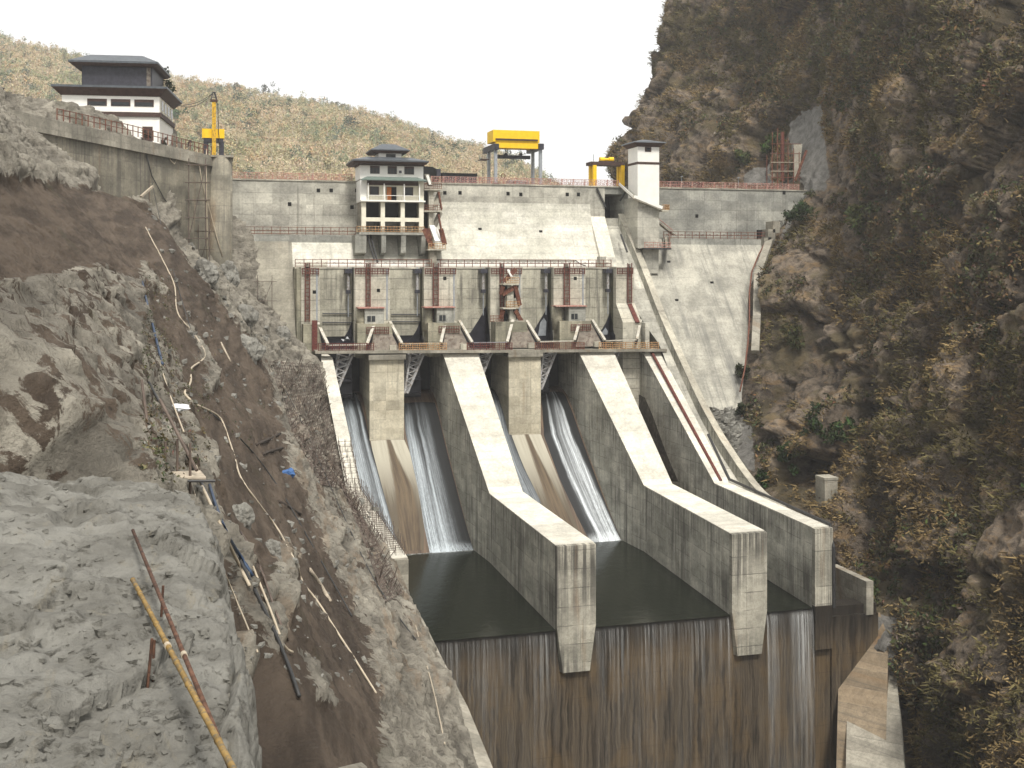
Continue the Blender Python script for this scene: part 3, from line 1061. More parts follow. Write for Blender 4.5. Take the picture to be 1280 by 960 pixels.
# trapezoid anchor plinths between the frames
ped = [((470.5, 484), (463, 500)), ((559, 572), (553, 588)), ((643, 656), (637, 672)), ((727, 738), (720, 754))]
for i, ((a, b), (c, d)) in enumerate(ped):
    za, zb2 = at(640, 403, 219.2).z, at(640, 435, 216.4).z
    t = thing('anchor_plinth', 'rust-brown tapered plinth on the %s pier between two pale frames' % where[i + 1], 'plinth', (xs(a, 217), 217, zb2), 'plinths on the piers')
    m = MB()
    x0, x1, x2, x3 = xs(a, 219.2), xs(b, 219.2), xs(c, 216.6), xs(d, 216.6)
    m.hexa([(x2, 216.6, zb2), (x3, 216.6, zb2), (x3, 221.9, zb2), (x2, 221.9, zb2), (x0, 219.2, za), (x1, 219.2, za), (x1, 221.9, za), (x0, 221.9, za)])
    m.build('body', M['brownplate'], t)
    MB().box(x0 + .2, x1 - .2, 219.0, 221.8, za, za + .35).build('cap', M['slab'], t)
    MB().box(x3 - 2.1, x3 - .8, 215.9, 216.58, zb2 - .1, zb2 + 1.0).build('bearing_block', M['slab'], t)

# ------------------------------------------------------------------ piers and walls of the spillway
def station_wall(label, name, cat, st, zbase, smat, tmat, emat, foot=None, capx=None):
    t = thing(name, label, cat, (st[-1][1], st[-1][0], zbase))
    m = MB()
    k = 0
    for (Y, a, b, z) in st:
        m.v += [(a, Y, zbase), (b, Y, zbase), (b, Y, z), (a, Y, z)]
    n = len(st)
    for i in range(n - 1):
        p, q = i * 4, i * 4 + 4
        m.f += [(p, q, q + 3, p + 3), (p + 1, p + 2, q + 2, q + 1), (p, p + 1, q + 1, q)]
    m.f += [(0, 3, 2, 1)]
    m.build('side_walls', smat, t)
    mt = MB()
    for i in range(n - 1):
        (Y0, a0, b0, z0_), (Y1, a1, b1, z1_) = st[i], st[i + 1]
        mt.hexa([(a1, Y1, z1_ - .001), (b1, Y1, z1_ - .001), (b0, Y0, z0_ - .001), (a0, Y0, z0_ - .001),
                 (a1 - .03, Y1, z1_ + .06), (b1 + .03, Y1, z1_ + .06), (b0 + .03, Y0, z0_ + .06), (a0 - .03, Y0, z0_ + .06)])
    # one continuous top sheet
    mt = MB()
    for (Y, a, b, z) in st:
        mt.v += [(a - .04, Y - .05, z + .07), (b + .04, Y - .05, z + .07), (a - .04, Y - .05, z - .1), (b + .04, Y - .05, z - .1)]
    for i in range(n - 1):
        p, q = i * 4, i * 4 + 4
        mt.f += [(p, q, q + 1, p + 1), (p, p + 2, q + 2, q), (p + 1, q + 1, q + 3, p + 3)]
    e = (n - 1) * 4
    mt.f += [(e, e + 2, e + 3, e + 1)]
    mt.build('top', tmat, t)
    Y, a, b, z = st[-1]
    MB().box(a - .02, b + .02, Y - .9, Y - .02, foot or zbase, z - .02).build('end_face', emat, t)
    return t


KY = 187.5
P1 = station_wall('left divider wall, its pale top sloping down then running level into the pool', 'divider_wall', 'divider wall',
                  [(229.3, 44.9, 51.8, -16.55), (216, 44.9, 51.8, -16.55), (KY, 47.06, 52.87, -38.3), (150, 47.0, 52.63, -38.25)], -62, M['wall'], M['top'], M['end'], -49.6)
P2 = station_wall('right divider wall, standing between the two wide spillway channels and the narrow right one', 'divider_wall', 'divider wall',
                  [(229.3, 72.6, 79.9, -16.6), (216, 72.6, 79.9, -16.6), (KY, 75.2, 80.55, -38.35), (150, 73.4, 78.9, -38.2)], -62, M['wall'], M['top'], M['end'], -49.6)
P3 = station_wall('right training wall of the spillway with a red pipe up its sloping top', 'training_wall', 'training wall',
                  [(229.3, 86.75, 90.2, -17.2), (216, 86.5, 90.15, -17.2), (KY, 88.8, 91.8, -38.65), (150, 86.72, 89.63, -38.2)], -62, M['wall'], M['top'], M['end'], -49.6)
PL = station_wall('unfinished left training wall at the foot of the rebar-covered slope', 'training_wall', 'training wall',
                  [(224.3, 21.2, 23.5, -16.8), (216, 21.4, 23.5, -16.8), (KY, 22.87, 25.24, -36.85), (150, 23.71, 26.29, -38.6)], -62, M['wall'], M['top'], M['old'], -60)
for P, a, b in ((P1, 47.0, 52.6), (P2, 73.4, 78.9)):
    m = MB()
    m.hexa([(a + .9, 149.2, -55.8), (b - .8, 149.2, -55.8), (b - .6, 150, -55.8), (a + .6, 150, -55.8), (a, 149.08, -49.62), (b, 149.08, -49.62), (b, 150, -49.62), (a, 150, -49.62)])
    m.build('foot', M['end'], P)
MB().box(86.74, 89.6, 149.08, 150, -56, -49.62).build('foot', M['weir'], P3)

# damp run on the inner face of the right training wall
c = []
for px, py in ((796, 492), (806, 497), (816, 520), (826, 548), (835, 572), (848, 602), (830, 602), (790, 520)):
    Y = 200.
    for _ in range(30):
        p = at(px, py, Y)
        a = TH + math.atan((px - 640) / F)
        Y = (86.5 + (216 - Y) * 2.3 / 28.5 - .02) / math.tan(a)
    c.append(at(px, py, Y))
m = MB()
k = len(c)
m.v = [tuple(p) for p in c] + [tuple(p + Vector((.05, 0, 0))) for p in c]
m.f = [tuple(range(k)), tuple(k + i for i in reversed(range(k)))] + [(i, (i + 1) % k, k + (i + 1) % k, k + i) for i in range(k)]
m.build('damp_stain', M['damp'], P3)
# pipes on the right training wall
one('red_pipe', 'rust-red pipe lying up the sloping top of the right training wall', 'pipe', M['redoxide'],
    MB().tube([at(813, 439, 215.9) + Vector((0, 0, .3)), Vector((90.2, KY + .3, -38.3))], .3, 8))
Y0 = 198.
one('black_pipe', 'black pipe along the right edge of the right training wall', 'pipe', M['darkpipe'],
    MB().tube([Vector((91.75, 196.5, -31.2)), Vector((91.9, KY + .4, -38.1)), Vector((89.7, 150, -37.9)), Vector((89.7, 149.0, -41)), Vector((89.75, 149.0, -50))], .26, 8))

for (pa, pb, lab, nm) in ((462, 505, 'short square-nosed concrete pier in the left spillway channel', 'PA'), (636, 676, 'short square-nosed concrete pier in the middle spillway channel', 'PC')):
    xa, xb = xs(pa, 215), xs(pb, 215)
    t = thing('spillway_pier', lab, 'pier', ((xa + xb) / 2, 215, -34), 'short spillway piers')
    MB().box(xa, xb, 215, 229.3, -46, -17.3).build('body', M['nose'], t)
    MB().box(xa - .25, xb + .25, 214.3, 218, -17.298, -16.35).build('cap', M['old'], t)

# chute floor and water
def floor_z(Y):
    # ogee: gate lip to pool
    ys = [190, 193, 196.5, 201, 206, 211, 215, 219, 223, 226, 229.4]
    zs = [-54.5, -52.6, -50.1, -46.3, -41.5, -36.6, -32.6, -29.0, -26.3, -25.2, -24.8]
    return np.interp(Y, ys, zs)


for (a, b, lab) in ((23.0, 47.2, 'left'), (51.5, 75.4, 'middle'), (79.6, 88.6, 'right')):
    Y = np.linspace(229.35, 190, 60)
    X = np.linspace(a, b, 12)
    P = np.zeros((60, 12, 3))
    P[..., 0] = X[None]
    P[..., 1] = Y[:, None]
    P[..., 2] = floor_z(Y)[:, None]
    tag(grid_mesh('chute_floor', P, M['floor'], flip=True), 'brown wet concrete floor of the %s spillway channel' % lab, 'chute floor', 'chute floors')


def ribbon(name, left, right, mat, lift, rows=70, cols=14, spread=0.0):
    """sheet on the chute floor between two lines given as [(Y, X)]"""
    y0, y1 = left[0][0], left[-1][0]
    Y = np.linspace(y0, y1, rows)
    L = np.interp(-Y, [-a for a, _ in left], [b for _, b in left])
    Rr = np.interp(-Y, [-a for a, _ in right], [b for _, b in right])
    u = np.linspace(0, 1, cols)
    P = np.zeros((rows, cols, 3))
    P[..., 0] = L[:, None] * (1 - u) + Rr[:, None] * u
    P[..., 1] = Y[:, None]
    edge = np.sin(np.pi * u) ** .5
    P[..., 2] = floor_z(Y)[:, None] + .02 + lift * edge[None]
    uv = np.zeros((rows, cols, 2))
    uv[..., 0] = u[None]
    uv[..., 1] = ((Y - y0) / (y1 - y0))[:, None]
    return grid_mesh(name, P, mat, uv=uv, flip=True)


def fx(px, py):
    """point of the chute floor seen at a pixel"""
    Y = 205.
    for _ in range(60):
        p = at(px, py, Y)
        Y += (float(floor_z(Y)) - p.z) * -.25
        Y = min(max(Y, 191), 228)
    return (Y, at(px, py, Y).x)


M['s1'] = stream_mat('left_stream', [(.62, .5, .45, 1.0), (.9, .86, .14, .9), (.3, .3, .5, .8)])
M['s2'] = stream_mat('second_stream', [(.1, .18, .42, 1.0), (.4, .42, .12, 1.0), (.6, .45, .35, .5)], .6)
M['s3'] = stream_mat('third_stream', [(.7, .6, .6, .75)], .5)
M['s4'] = stream_mat('fourth_stream', [(.5, .8, .22, 1.0), (.2, .42, .14, .95), (.62, .93, .16, 1.0), (.5, .62, .5, .55)], .7, (.72, .77, .8))
s = ribbon('spillway_water', [(228, 23.6), (215, 23.9), (205, 24.4), (190.5, 25.6)], [fx(449, 500), fx(463, 554), fx(480, 615), fx(500, 684), (190.5, fx(505, 700)[1])], M['s1'], .25)
tag(s, 'blue-grey water sheet sliding down beside the left training wall', 'water', 'spillway streams')
s = ribbon('spillway_water', [fx(503, 505), fx(507, 540), fx(519, 600), fx(537, 690), (190.5, fx(540, 700)[1])], [(227, 44.4), (215, 44.8), (205, 45.6), (190.5, 46.9)], M['s2'], .25)
tag(s, 'white-threaded water sheet right of the left channel pier', 'water', 'spillway streams')
s = ribbon('spillway_water', [(228, 51.9), (215, 51.9), (205, 52.3), (190.5, 52.9)], [fx(632, 500), fx(640, 545), fx(655, 585), fx(676, 625), (190.5, fx(700, 680)[1])], M['s3'], .2)
tag(s, 'thin dark water sheet behind the left divider wall', 'water', 'spillway streams')
s = ribbon('spillway_water', [fx(676, 492), fx(680, 545), fx(700, 600), fx(735, 672), (190.5, fx(741, 690)[1])], [(227, 72.0), (215, 72.4), (205, 73.4), (190.5, 74.9)], M['s4'], .3)
tag(s, 'bright white rush of water right of the middle channel pier', 'water', 'spillway streams')
for (a, b, c, d, e, f, lab) in (((463, 548), (505, 548), (474, 610), (531, 610), (497, 690), (530, 690), 'left'), ((638, 543), (676, 543), (662, 600), (703, 610), (700, 690), (735, 690), 'middle')):
    L = [(214.9, fx(*a)[1]), fx(*c), fx(*e)]
    Rr = [(214.9, fx(*b)[1]), fx(*d), fx(*f)]
    Rr[-1] = (L[-1][0], Rr[-1][1])
    tag(ribbon('pier_apron', L, Rr, M['tail'], .06, 40, 10), 'pale dry apron with a brown run-off band below the %s channel pier' % lab, 'apron', 'aprons below the piers')

# pool, weir, river
W = -50.0
for (a, b, lab) in ((26.0, 47.1, 'left'), (52.5, 75.4, 'middle'), (78.8, 88.7, 'right')):
    nx, ny = 30, 40
    X, Y = np.linspace(a, b, nx), np.linspace(149.6, 198, ny)
    P = np.zeros((ny, nx, 3))
    P[..., 0] = X[None]
    P[..., 1] = Y[:, None]
    P[..., 2] = W
    tag(grid_mesh('pool_water', P, M['pool']), kind='structure')
wr = thing('end_weir', 'brown water-stained end weir below the stilling pools', 'weir', (55, 149.6, -75))
MB().box(18, 97.5, 149.95, 153, -78, W - .12).build('weir_wall', M['weir'], wr)
M['v1'] = veil_mat('thin_veil', .44, .72, .62)
M['v2'] = veil_mat('white_veil', .36, .7, .8, length=26)
for (a, b, mt, lab) in ((24.5, 46.9, 'v1', 'left'), (52.7, 73.3, 'v1', 'middle'), (79.0, 86.6, 'v2', 'right')):
    prof = [(152.0, -49.97), (150.4, -49.98), (149.95, -50.03), (149.7, -50.2), (149.5, -50.8), (149.35, -52), (149.2, -55), (149.0, -62), (148.8, -77)]
    P = np.zeros((len(prof), 40, 3))
    P[..., 0] = np.linspace(a, b, 40)[None]
    P[..., 1] = np.array([p[0] for p in prof])[:, None] - .12 * np.abs(vnoise(np.stack([np.linspace(a, b, 40) * 1.7, np.zeros(40), np.zeros(40)], 1)))[None]
    P[..., 2] = np.array([p[1] for p in prof])[:, None]
    tag(grid_mesh('weir_fall', P, M[mt], flip=True), '%s curtain of water falling over the weir on the %s' % ('white' if mt == 'v2' else 'thin', lab), 'waterfall', 'falls over the weir')
# low brown wall right of the weir
one('weir_abutment', 'dark brown wet wall beside the right end of the weir', 'wall', M['weir'], MB().box(89.7, 97.5, 149.5, 163, -78, -51.5))
tag(MB().box(-60, 160, 60, 149, -79, -74).build('river_water', M['pool']), kind='structure')
tag(MB().box(-1500, 1500, -600, 1900, -92, -82).build('ground', M['ground']), kind='structure')
tag(MB().box(-60, 170, 246.3, 420, -20, 8).build('reservoir_water', M['pool']), kind='structure')

# ------------------------------------------------------------------ auxiliary chute
cl = thing('chute_wall', 'short pale-topped chute wall sloping from the crest opening to the gate deck', 'chute wall', (83.6, 230, 0))
MB().prism([(236, 11.5), (235.9, 11.5), (227.9, .45), (227.9, -3), (236, -3)][::-1], 82.0, 85.38).build('wall', M['top'], cl)
MB().box(80.9, 82.3, 226.6, 228.4, .36, 2.6).build('end_block', M['dam'], cl)
MB().box(85.42, 86.9, 222.3, 229, -20, .0).build('wall', M['wall'], cl)
crw = []
for (px, py) in ((778, 268), (797, 305), (815, 350), (832, 395), (855, 445), (880, 500), (905, 545), (935, 590), (957, 617)):
    a = TH + math.atan((px - 640) / F)
    Y = 125.4 / (math.tan(a) + .15)
    p = at(px, py, Y)
    crw.append((p.y, p.x, p.z))
crw[0] = (236.0, crw[0][1], crw[0][2])
crw.append((172., 99.6, -43.5))
t = thing('chute_wall', 'long curved chute wall with pale coping right of the spillway', 'chute wall', (94, 205, -30))
ys = np.linspace(236, 172, 50)
cx = np.interp(-ys, [-c[0] for c in crw], [c[1] for c in crw])
cz = np.interp(-ys, [-c[0] for c in crw], [c[2] for c in crw])
k5 = np.array([1, 2, 3, 2, 1]) / 9
cz = np.convolve(np.pad(cz, 2, mode='reflect', reflect_type='odd'), k5, 'valid')
m, c2 = MB(), MB()
for i, (Y, X, Z) in enumerate(zip(ys, cx, cz)):
    m.v += [(X - 1.3, Y, Z - 9), (X, Y, Z - 9), (X, Y, Z), (X - 1.3, Y, Z)]
    c2.v += [(X - 1.36, Y - .04, Z - .12), (X + .06, Y - .04, Z - .12), (X + .06, Y - .04, Z + .12), (X - 1.36, Y - .04, Z + .12)]
for q in (m, c2):
    for i in range(49):
        a, b = i * 4, i * 4 + 4
        q.f += [(a, b, b + 3, a + 3), (a + 1, a + 2, b + 2, b + 1), (a + 3, b + 3, b + 2, a + 2), (a, a + 1, b + 1, b)]
    q.f += [(0, 3, 2, 1), (196, 197, 198, 199)]
m.build('wall', M['wall'], t)
c2.build('coping', M['slab'], t)
P = np.zeros((50, 4, 3))
for i in range(50):
    xl_ = np.interp(-ys[i], [-236, -229, -222, -216, -172], [85.4, 85.4, 86.9, 90.1, 91.6])
    P[i, :, 0] = np.linspace(xl_, cx[i] - 1.2, 4)
    P[i, :, 1] = ys[i]
    P[i, :, 2] = cz[i] - 2.6
tag(grid_mesh('chute_floor', P, M['dam'], flip=True), 'narrow steep chute floor dropping from the dark crest opening', 'chute floor', 'chute floors')
for a, b in (((776, 293), (784, 315)),):
    one('chute_bar', 'short dark bar fixed in the steep chute', 'bar', M['darkpipe'], MB().bar(at(*a, 231.5), at(*b, 227), .3))

# ================================================================== white tower
tw = thing('lift_tower', 'slim white tower with brown band and flat dark eaves on the dam face', 'tower', (92.5, 230, 0))
xa, xb = 90.0, 94.97
yF, yB = 228.0, 233.7
zt = 26.3
MB().box(xa, xb, yF, yB, 12.6, zt).build('shaft', M['white'], tw)
zl_, zr2_ = at(797, 246, yF).z, at(824, 264, yF).z
m = MB()
m.hexa([(xa - .01, yF - .02, 4.4), (xb + .01, yF - .02, 4.4), (xb + .01, 236, 4.4), (xa - .01, 236, 4.4),
        (xa - .01, yF - .02, zl_), (xb + .01, yF - .02, zr2_), (xb + .01, 236, zr2_), (xa - .01, 236, zl_)])
m.build('base', M['dam'], tw)
MB().box(xa + 1.4, xb - .002, yF + .3, 236, -1, 4.398).build('base', M['dam'], tw)
MB().box(xa - .06, xb + .06, yF - .06, yB + .06, 22.5, 23.0).build('band', M['timber'], tw)
e = MB()
e.hexa([(xa - .1, yF - .1, zt - .05), (xb + .1, yF - .1, zt - .05), (xb + .1, yB + .1, zt - .05), (xa - .1, yB + .1, zt - .05),
        (xa - .95, yF - .95, zt + .75), (xb + .95, yF - .95, zt + .75), (xb + .95, yB + .95, zt + .75), (xa - .95, yB + .95, zt + .75)])
e.build('eaves', M['timber'], tw)
e = MB()
e.hexa([(xa - 1.2, yF - 1.2, zt + .752), (xb + 1.2, yF - 1.2, zt + .752), (xb + 1.2, yB + 1.2, zt + .752), (xa - 1.2, yB + 1.2, zt + .752),
        (xa - 1.1, yF - 1.1, zt + 1.0), (xb + 1.1, yF - 1.1, zt + 1.0), (xb + 1.1, yB + 1.1, zt + 1.0), (xa - 1.1, yB + 1.1, zt + 1.0)])
e.hexa([(xa - 1.0, yF - 1.0, zt + .99), (xb + 1.0, yF - 1.0, zt + .99), (xb + 1.0, yB + 1.0, zt + .99), (xa - 1.0, yB + 1.0, zt + .99),
        (xa + 1.9, yF + 2.3, zt + 1.75), (xb - 1.9, yF + 2.3, zt + 1.75), (xb - 1.9, yB - 2.3, zt + 1.75), (xa + 1.9, yB - 2.3, zt + 1.75)])
e.build('roof', M['roof'], tw)
w0 = MB().box(xs(806, yF), xs(814, yF), yF - .08, yF + .1, zt - 1.1, zt - .1).build('window', M['timber'], tw)
MB().box(xs(808, yF), xs(812, yF), yF - .11, yF - .081, zt - .9, zt - .3).build('pane', M['glass'], w0)

# stair round the tower
st = thing('tower_stair', 'cream parapet stair descending round the white tower', 'stair', (90, 228, 12))
A = Vector((89.3, 235.6, ZC + .2))
B = Vector((89.3, 227.3, at(797, 249, 227.3).z))
C = Vector((95.2, 227.3, at(825, 263, 227.3).z))
D = Vector((96.6, 227.3, at(825, 263, 227.3).z))


def flight(t, a, b, w, mat, th=.35, n=None, name='flight'):
    MB().bar(a, b, w, th).build(name, mat, t)


flight(st, A, B, 1.1, M['old'], .25)
flight(st, B + Vector((-.3, 0, 0)), C, 1.1, M['old'], .25)
MB().box(C.x - .1, D.x, 226.7, 229, C.z - .25, C.z + .1).build('landing', M['slab'], st)
for a, b, mt in ((A + Vector((-.65, 0, .75)), B + Vector((-.65, 0, .75)), 'cream'), (B + Vector((-.6, -.6, .75)), C + Vector((0, -.6, .75)), 'cream')):
    MB().bar(a - Vector((0, 0, .2)), b - Vector((0, 0, .2)), .1, .6).build('parapet', M['white'], st)
railing('landing_guard', 'rusty guard on the small landing right of the white tower', [Vector((95.3, 226.8, C.z + .1)), Vector((96.8, 226.8, C.z + .1)), Vector((96.8, 229, C.z + .1))], 1.1, .6, 'orange', infill=bars, post_w=.1)
pl = thing('tower_platform', 'dark-edged platform at the foot of the white tower', 'platform', (93, 228, 4))
zp = at(815, 310, 227.4).z
MB().box(91.0, 97.2, 226.6, 228.2, zp - .35, zp).build('deck', M['darkpipe'], pl)
railing('platform_railing', 'cream and rust railing on the platform at the foot of the white tower', [(91.1, 226.7, zp), (97.1, 226.7, zp)], 1.2, 1.0, 'pink', infill=cross_panel, post_w=.1)
sr = thing('tower_stair', 'rusty stair rising from the tower platform to the right-hand ledge', 'stair', (97, 228, 4))
flight(sr, Vector((97.0, 228.0, zp)), Vector((99.4, 234.2, 6.9)), 1.0, M['old'])
for dz in (.6, 1.1):
    MB().bar(Vector((97.3, 227.6, zp + dz)), Vector((99.7, 233.9, 6.9 + dz)), .12).build('handrail', M['rust'], sr)
sr = thing('tower_stair', 'thin stair crossing the dam face from the tower landing down to the ledge', 'stair', (97, 229, 8))
flight(sr, at(824, 279, 233.2), at(841, 293, 235.0), .8, M['old'])
MB().bar(at(824, 274, 233.0), at(841, 288, 234.8), .14).build('handrail', M['pink'], sr)

# ================================================================== control house
yC = 229.
ch = thing('control_house', 'white three-storey control house with brown eaves and lantern roof on the dam face', 'control house', (37, 229, 7))


def cxx(px, Y=yC):
    return xs(px, Y)


def cz_(py, Y=yC, px=490):
    return at(px, py, Y).z


# open lower frame
for (a, b) in ((452, 457.5), (476, 481.2), (501, 506), (524, 529.6)):
    MB().box(cxx(a), cxx(b), yC, yC + .9, cz_(291), cz_(250)).build('column', M['cream'], ch)
    MB().box(cxx(a) + .05, cxx(b) - .05, yC + .902, 235.95, cz_(291), cz_(250)).build('cross_wall', M['old'], ch)
for (a, b) in ((457.5, 476), (481.2, 501), (506, 524)):
    MB().box(cxx(a), cxx(b), yC + .06, yC + .7, cz_(277), cz_(272)).build('beam', M['cream'], ch)
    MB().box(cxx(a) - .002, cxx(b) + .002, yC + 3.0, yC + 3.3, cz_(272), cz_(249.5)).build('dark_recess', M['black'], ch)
    MB().box(cxx(a) - .002, cxx(b) + .002, yC + 4.5, yC + 4.8, cz_(291), cz_(276)).build('rear_wall', M['old'], ch)
MB().box(cxx(449), cxx(531), yC - .25, 236, cz_(293.5), cz_(290.5)).build('floor_slab', M['dam_grey'], ch)
for (a, b) in ((444, 458), (477, 482.5), (501.5, 507.5), (527, 532)):
    MB().prism([(yC - .1, cz_(293.6)), (yC + .3, cz_(316)), (234.5, cz_(322)), (235.5, cz_(293.6))], cxx(a), cxx(b)).build('corbel', M['dam_grey'], ch)
# balcony storey
zbf, zbt = cz_(250.5), cz_(225.5)
MB().box(cxx(450.5), cxx(531), yC - .8, 236, zbf - .3, zbf).build('balcony_slab', M['white'], ch)
MB().box(cxx(450.8), cxx(459), yC + .5, 236, zbf + .002, zbt).build('wall', M['white'], ch)
MB().box(cxx(524.5), cxx(530.2), yC + .5, 236, zbf + .002, zbt).build('wall', M['cream'], ch)
MB().box(cxx(459), cxx(524.5), yC + 1.6, 236, zbf + .003, zbt + .4).build('wall', M['cream'], ch)
MB().box(cxx(459), cxx(524.5), yC + 1.45, yC + 1.59, cz_(231), zbt + .3).build('fascia', M['timber'], ch)
for a in (459, 479, 504, 523):
    MB().box(cxx(a), cxx(a + 1.3), yC - .7, yC - .5, zbf + .002, cz_(230)).build('post', M['white'], ch)
MB().box(cxx(459), cxx(524.3), yC - .66, yC - .54, zbf + .9, zbf + 1.0).build('balcony_rail', M['white'], ch)
q = MB()
for k in range(34):
    x = cxx(459) + (cxx(524) - cxx(459)) * (k + .5) / 34
    if not (484.5 < 459 + 65 * (k + .5) / 34 < 497):
        q.box(x - .04, x + .04, yC - .63, yC - .57, zbf + .002, zbf + .9)
q.build('balusters', M['cream'], ch)['kind'] = 'stuff'
for (a, b) in ((463.5, 475), (506, 518)):
    f = MB().box(cxx(a), cxx(b), yC + 1.4, yC + 1.62, cz_(244), cz_(233)).build('window', M['timber'], ch)
    x0, x1, z0_, z1_ = cxx(a) + .15, cxx(b) - .15, cz_(244) + .15, cz_(233) - .15
    MB().box(x0, x1, yC + 1.36, yC + 1.398, z0_, z1_).build('pane', M['glass'], f)
d = MB().box(cxx(484.5), cxx(497), yC + 1.4, yC + 1.62, zbf + .004, cz_(233)).build('door', M['black'], ch)
MB().box(cxx(484.8), cxx(490.5), yC + 1.33, yC + 1.398, zbf + .01, cz_(233.5)).build('door_leaf', M['door'], d)
# awning
m = MB()
x0, x1 = cxx(450), cxx(532.5)
m.hexa([(x0, yC - 1.5, cz_(226.5)), (x1, yC - 1.5, cz_(226.5)), (x1 - .4, yC + .6, cz_(224)), (x0 + .4, yC + .6, cz_(224)),
        (x0, yC - 1.5, cz_(225.2)), (x1, yC - 1.5, cz_(225.2)), (cxx(522), yC + .45, cz_(220.8)), (cxx(459), yC + .45, cz_(220.8))])
m.build('awning_roof', M['awning'], ch)
# top storey
zs0, zs1 = cz_(224), cz_(207)
MB().box(cxx(450.5), cxx(529.8), yC + .5, 237, zs0, zs1).build('wall', M['white'], ch)
MB().box(cxx(449.6), cxx(530.6), yC + .2, 237.3, zs1, cz_(202)).build('eaves_band', M['timber'], ch)
for (a, b) in ((463, 475), (485, 496.5), (506, 518)):
    f = MB().box(cxx(a), cxx(b), yC + .42, yC + .6, cz_(217.3), cz_(207.5)).build('window', M['timber'], ch)
    n = 3
    for k in range(n):
        xx0 = cxx(a) + (cxx(b) - cxx(a)) * (k + .08) / n
        xx1 = cxx(a) + (cxx(b) - cxx(a)) * (k + .92) / n
        MB().box(xx0, xx1, yC + .38, yC + .418, cz_(216.8), cz_(210)).build('pane', M['glass'], f)
ac = MB().box(cxx(498), cxx(503.5), yC - .05, yC + .42, cz_(216.8), cz_(211)).build('air_conditioner', M['white'], ch)
MB().box(cxx(498.6), cxx(502), yC - .09, yC - .051, cz_(216.3), cz_(213)).build('fan_grille', M['dsteel'], ac)


def hip(name, x0, x1, y0, y1, z, th, zr_, ix, iy, mat, t):
    m = MB()
    m.hexa([(x0 + .5, y0 + .5, z - th - .45), (x1 - .5, y0 + .5, z - th - .45), (x1 - .5, y1 - .5, z - th - .45), (x0 + .5, y1 - .5, z - th - .45),
            (x0, y0, z - th), (x1, y0, z - th), (x1, y1, z - th), (x0, y1, z - th)])
    s = m.build('soffit', M['timber'], t)
    m = MB()
    m.hexa([(x0 - .05, y0 - .05, z - th + .002), (x1 + .05, y0 - .05, z - th + .002), (x1 + .05, y1 + .05, z - th + .002), (x0 - .05, y1 + .05, z - th + .002),
            (x0 - .05, y0 - .05, z), (x1 + .05, y0 - .05, z), (x1 + .05, y1 + .05, z), (x0 - .05, y1 + .05, z)])
    m.hexa([(x0 - .04, y0 - .04, z - .01), (x1 + .04, y0 - .04, z - .01), (x1 + .04, y1 + .04, z - .01), (x0 - .04, y1 + .04, z - .01),
            (x0 + ix, y0 + iy, zr_), (x1 - ix, y0 + iy, zr_), (x1 - ix, y1 - iy, zr_), (x0 + ix, y1 - iy, zr_)])
    return m.build(name, mat, t)


ye = yC - 1.6
hip('main_roof', xs(441, ye), xs(536, ye), ye, 238.6, at(490, 200, ye).z, .3, at(490, 196.8, yC + 2).z, 3.4, 3.0, M['roof'], ch)
MB().box(cxx(475), cxx(503.5), yC + 1.6, 236, cz_(199), cz_(190)).build('lantern', M['white'], ch)
w0 = MB().box(cxx(484), cxx(496), yC + 1.5, yC + 1.61, cz_(197.5), cz_(191.5)).build('lantern_window', M['glass'], ch)
ye = yC + .3
hip('lantern_roof', xs(464, ye), xs(512, ye), ye, 237.3, at(490, 186.8, ye).z, .22, at(490, 180.5, yC + 3.5).z, 2.6, 2.8, M['roof'], ch)
railing('house_railing', 'rusty balustrade in front of the open frame below the control house', [(cxx(446), yC - .15, cz_(290.4)), (cxx(530), yC - .15, cz_(290.4))], 1.15, 1.2, 'orange', infill=bars, post_w=.12)
# red-brown cable run below the house
q = MB()
for k, (a, b) in enumerate((((459, 294), (468, 325)), ((463, 294), (472, 328)))):
    one('cable_run', ('left' if k == 0 else 'right') + ' of two dark sloping cable runs below the control house', 'cable', M['darkpipe'],
        MB().bar(at(*a, 230.2), at(*b, 227.2), .3), 'cable runs')

# zig-zag stair right of the house
zs = thing('zigzag_stair', 'tall zigzag concrete stair with rusty rails beside the control house', 'stair', (45.5, 230, 0))


def zx(px, Y=229.5):
    return xs(px, Y)


for (pa, pb, py) in ((530, 552, 236), (530, 552, 263), (535, 558, 311)):
    y0 = 229.2 if py < 300 else 226.2
    MB().box(xs(pa, y0), xs(pb, y0), y0, 234, at(540, py, y0).z - .3, at(540, py, y0).z).build('landing', M['slab'], zs)
MB().box(xs(536, 230), xs(542, 230), 230, 231.2, -1, at(540, 236, 230).z - .3).build('column', M['pier'], zs)
MB().box(xs(538, 227), xs(546, 227), 227.2, 228.6, .36, at(540, 311, 227).z - .3).build('column', M['old'], zs)
MB().box(xs(530.5, 231.8), xs(537, 231.8), 231.8, 232.2, cz_(300), cz_(233)).build('dark_back', M['black'], zs)
for (a, b) in (((533, 218), (538, 232)), ((550, 240), (544, 258)), ((550, 266), (543, 283))):
    MB().bar(at(*a, 231), at(*b, 229.8), 1.2, .3).build('flight', M['old'], zs)
MB().bar(at(541, 282, 229.8), at(548, 302, 227.2), 1.6, .3).build('flight', M['white'], zs)
MB().bar(at(534, 219, 229.3), at(538, 231, 229.0), .9, .3).build('flight', M['white'], zs)
for (a, b) in (((530, 286), (540, 308)), ((551, 286), (556, 306)), ((548, 240), (552, 262)), ((548, 268), (552, 290)), ((534, 286), (538, 300))):
    MB().bar(at(*a, 227.0), at(*b, 226.6), .25, 1.0).build('side_rail', M['rust'], zs)
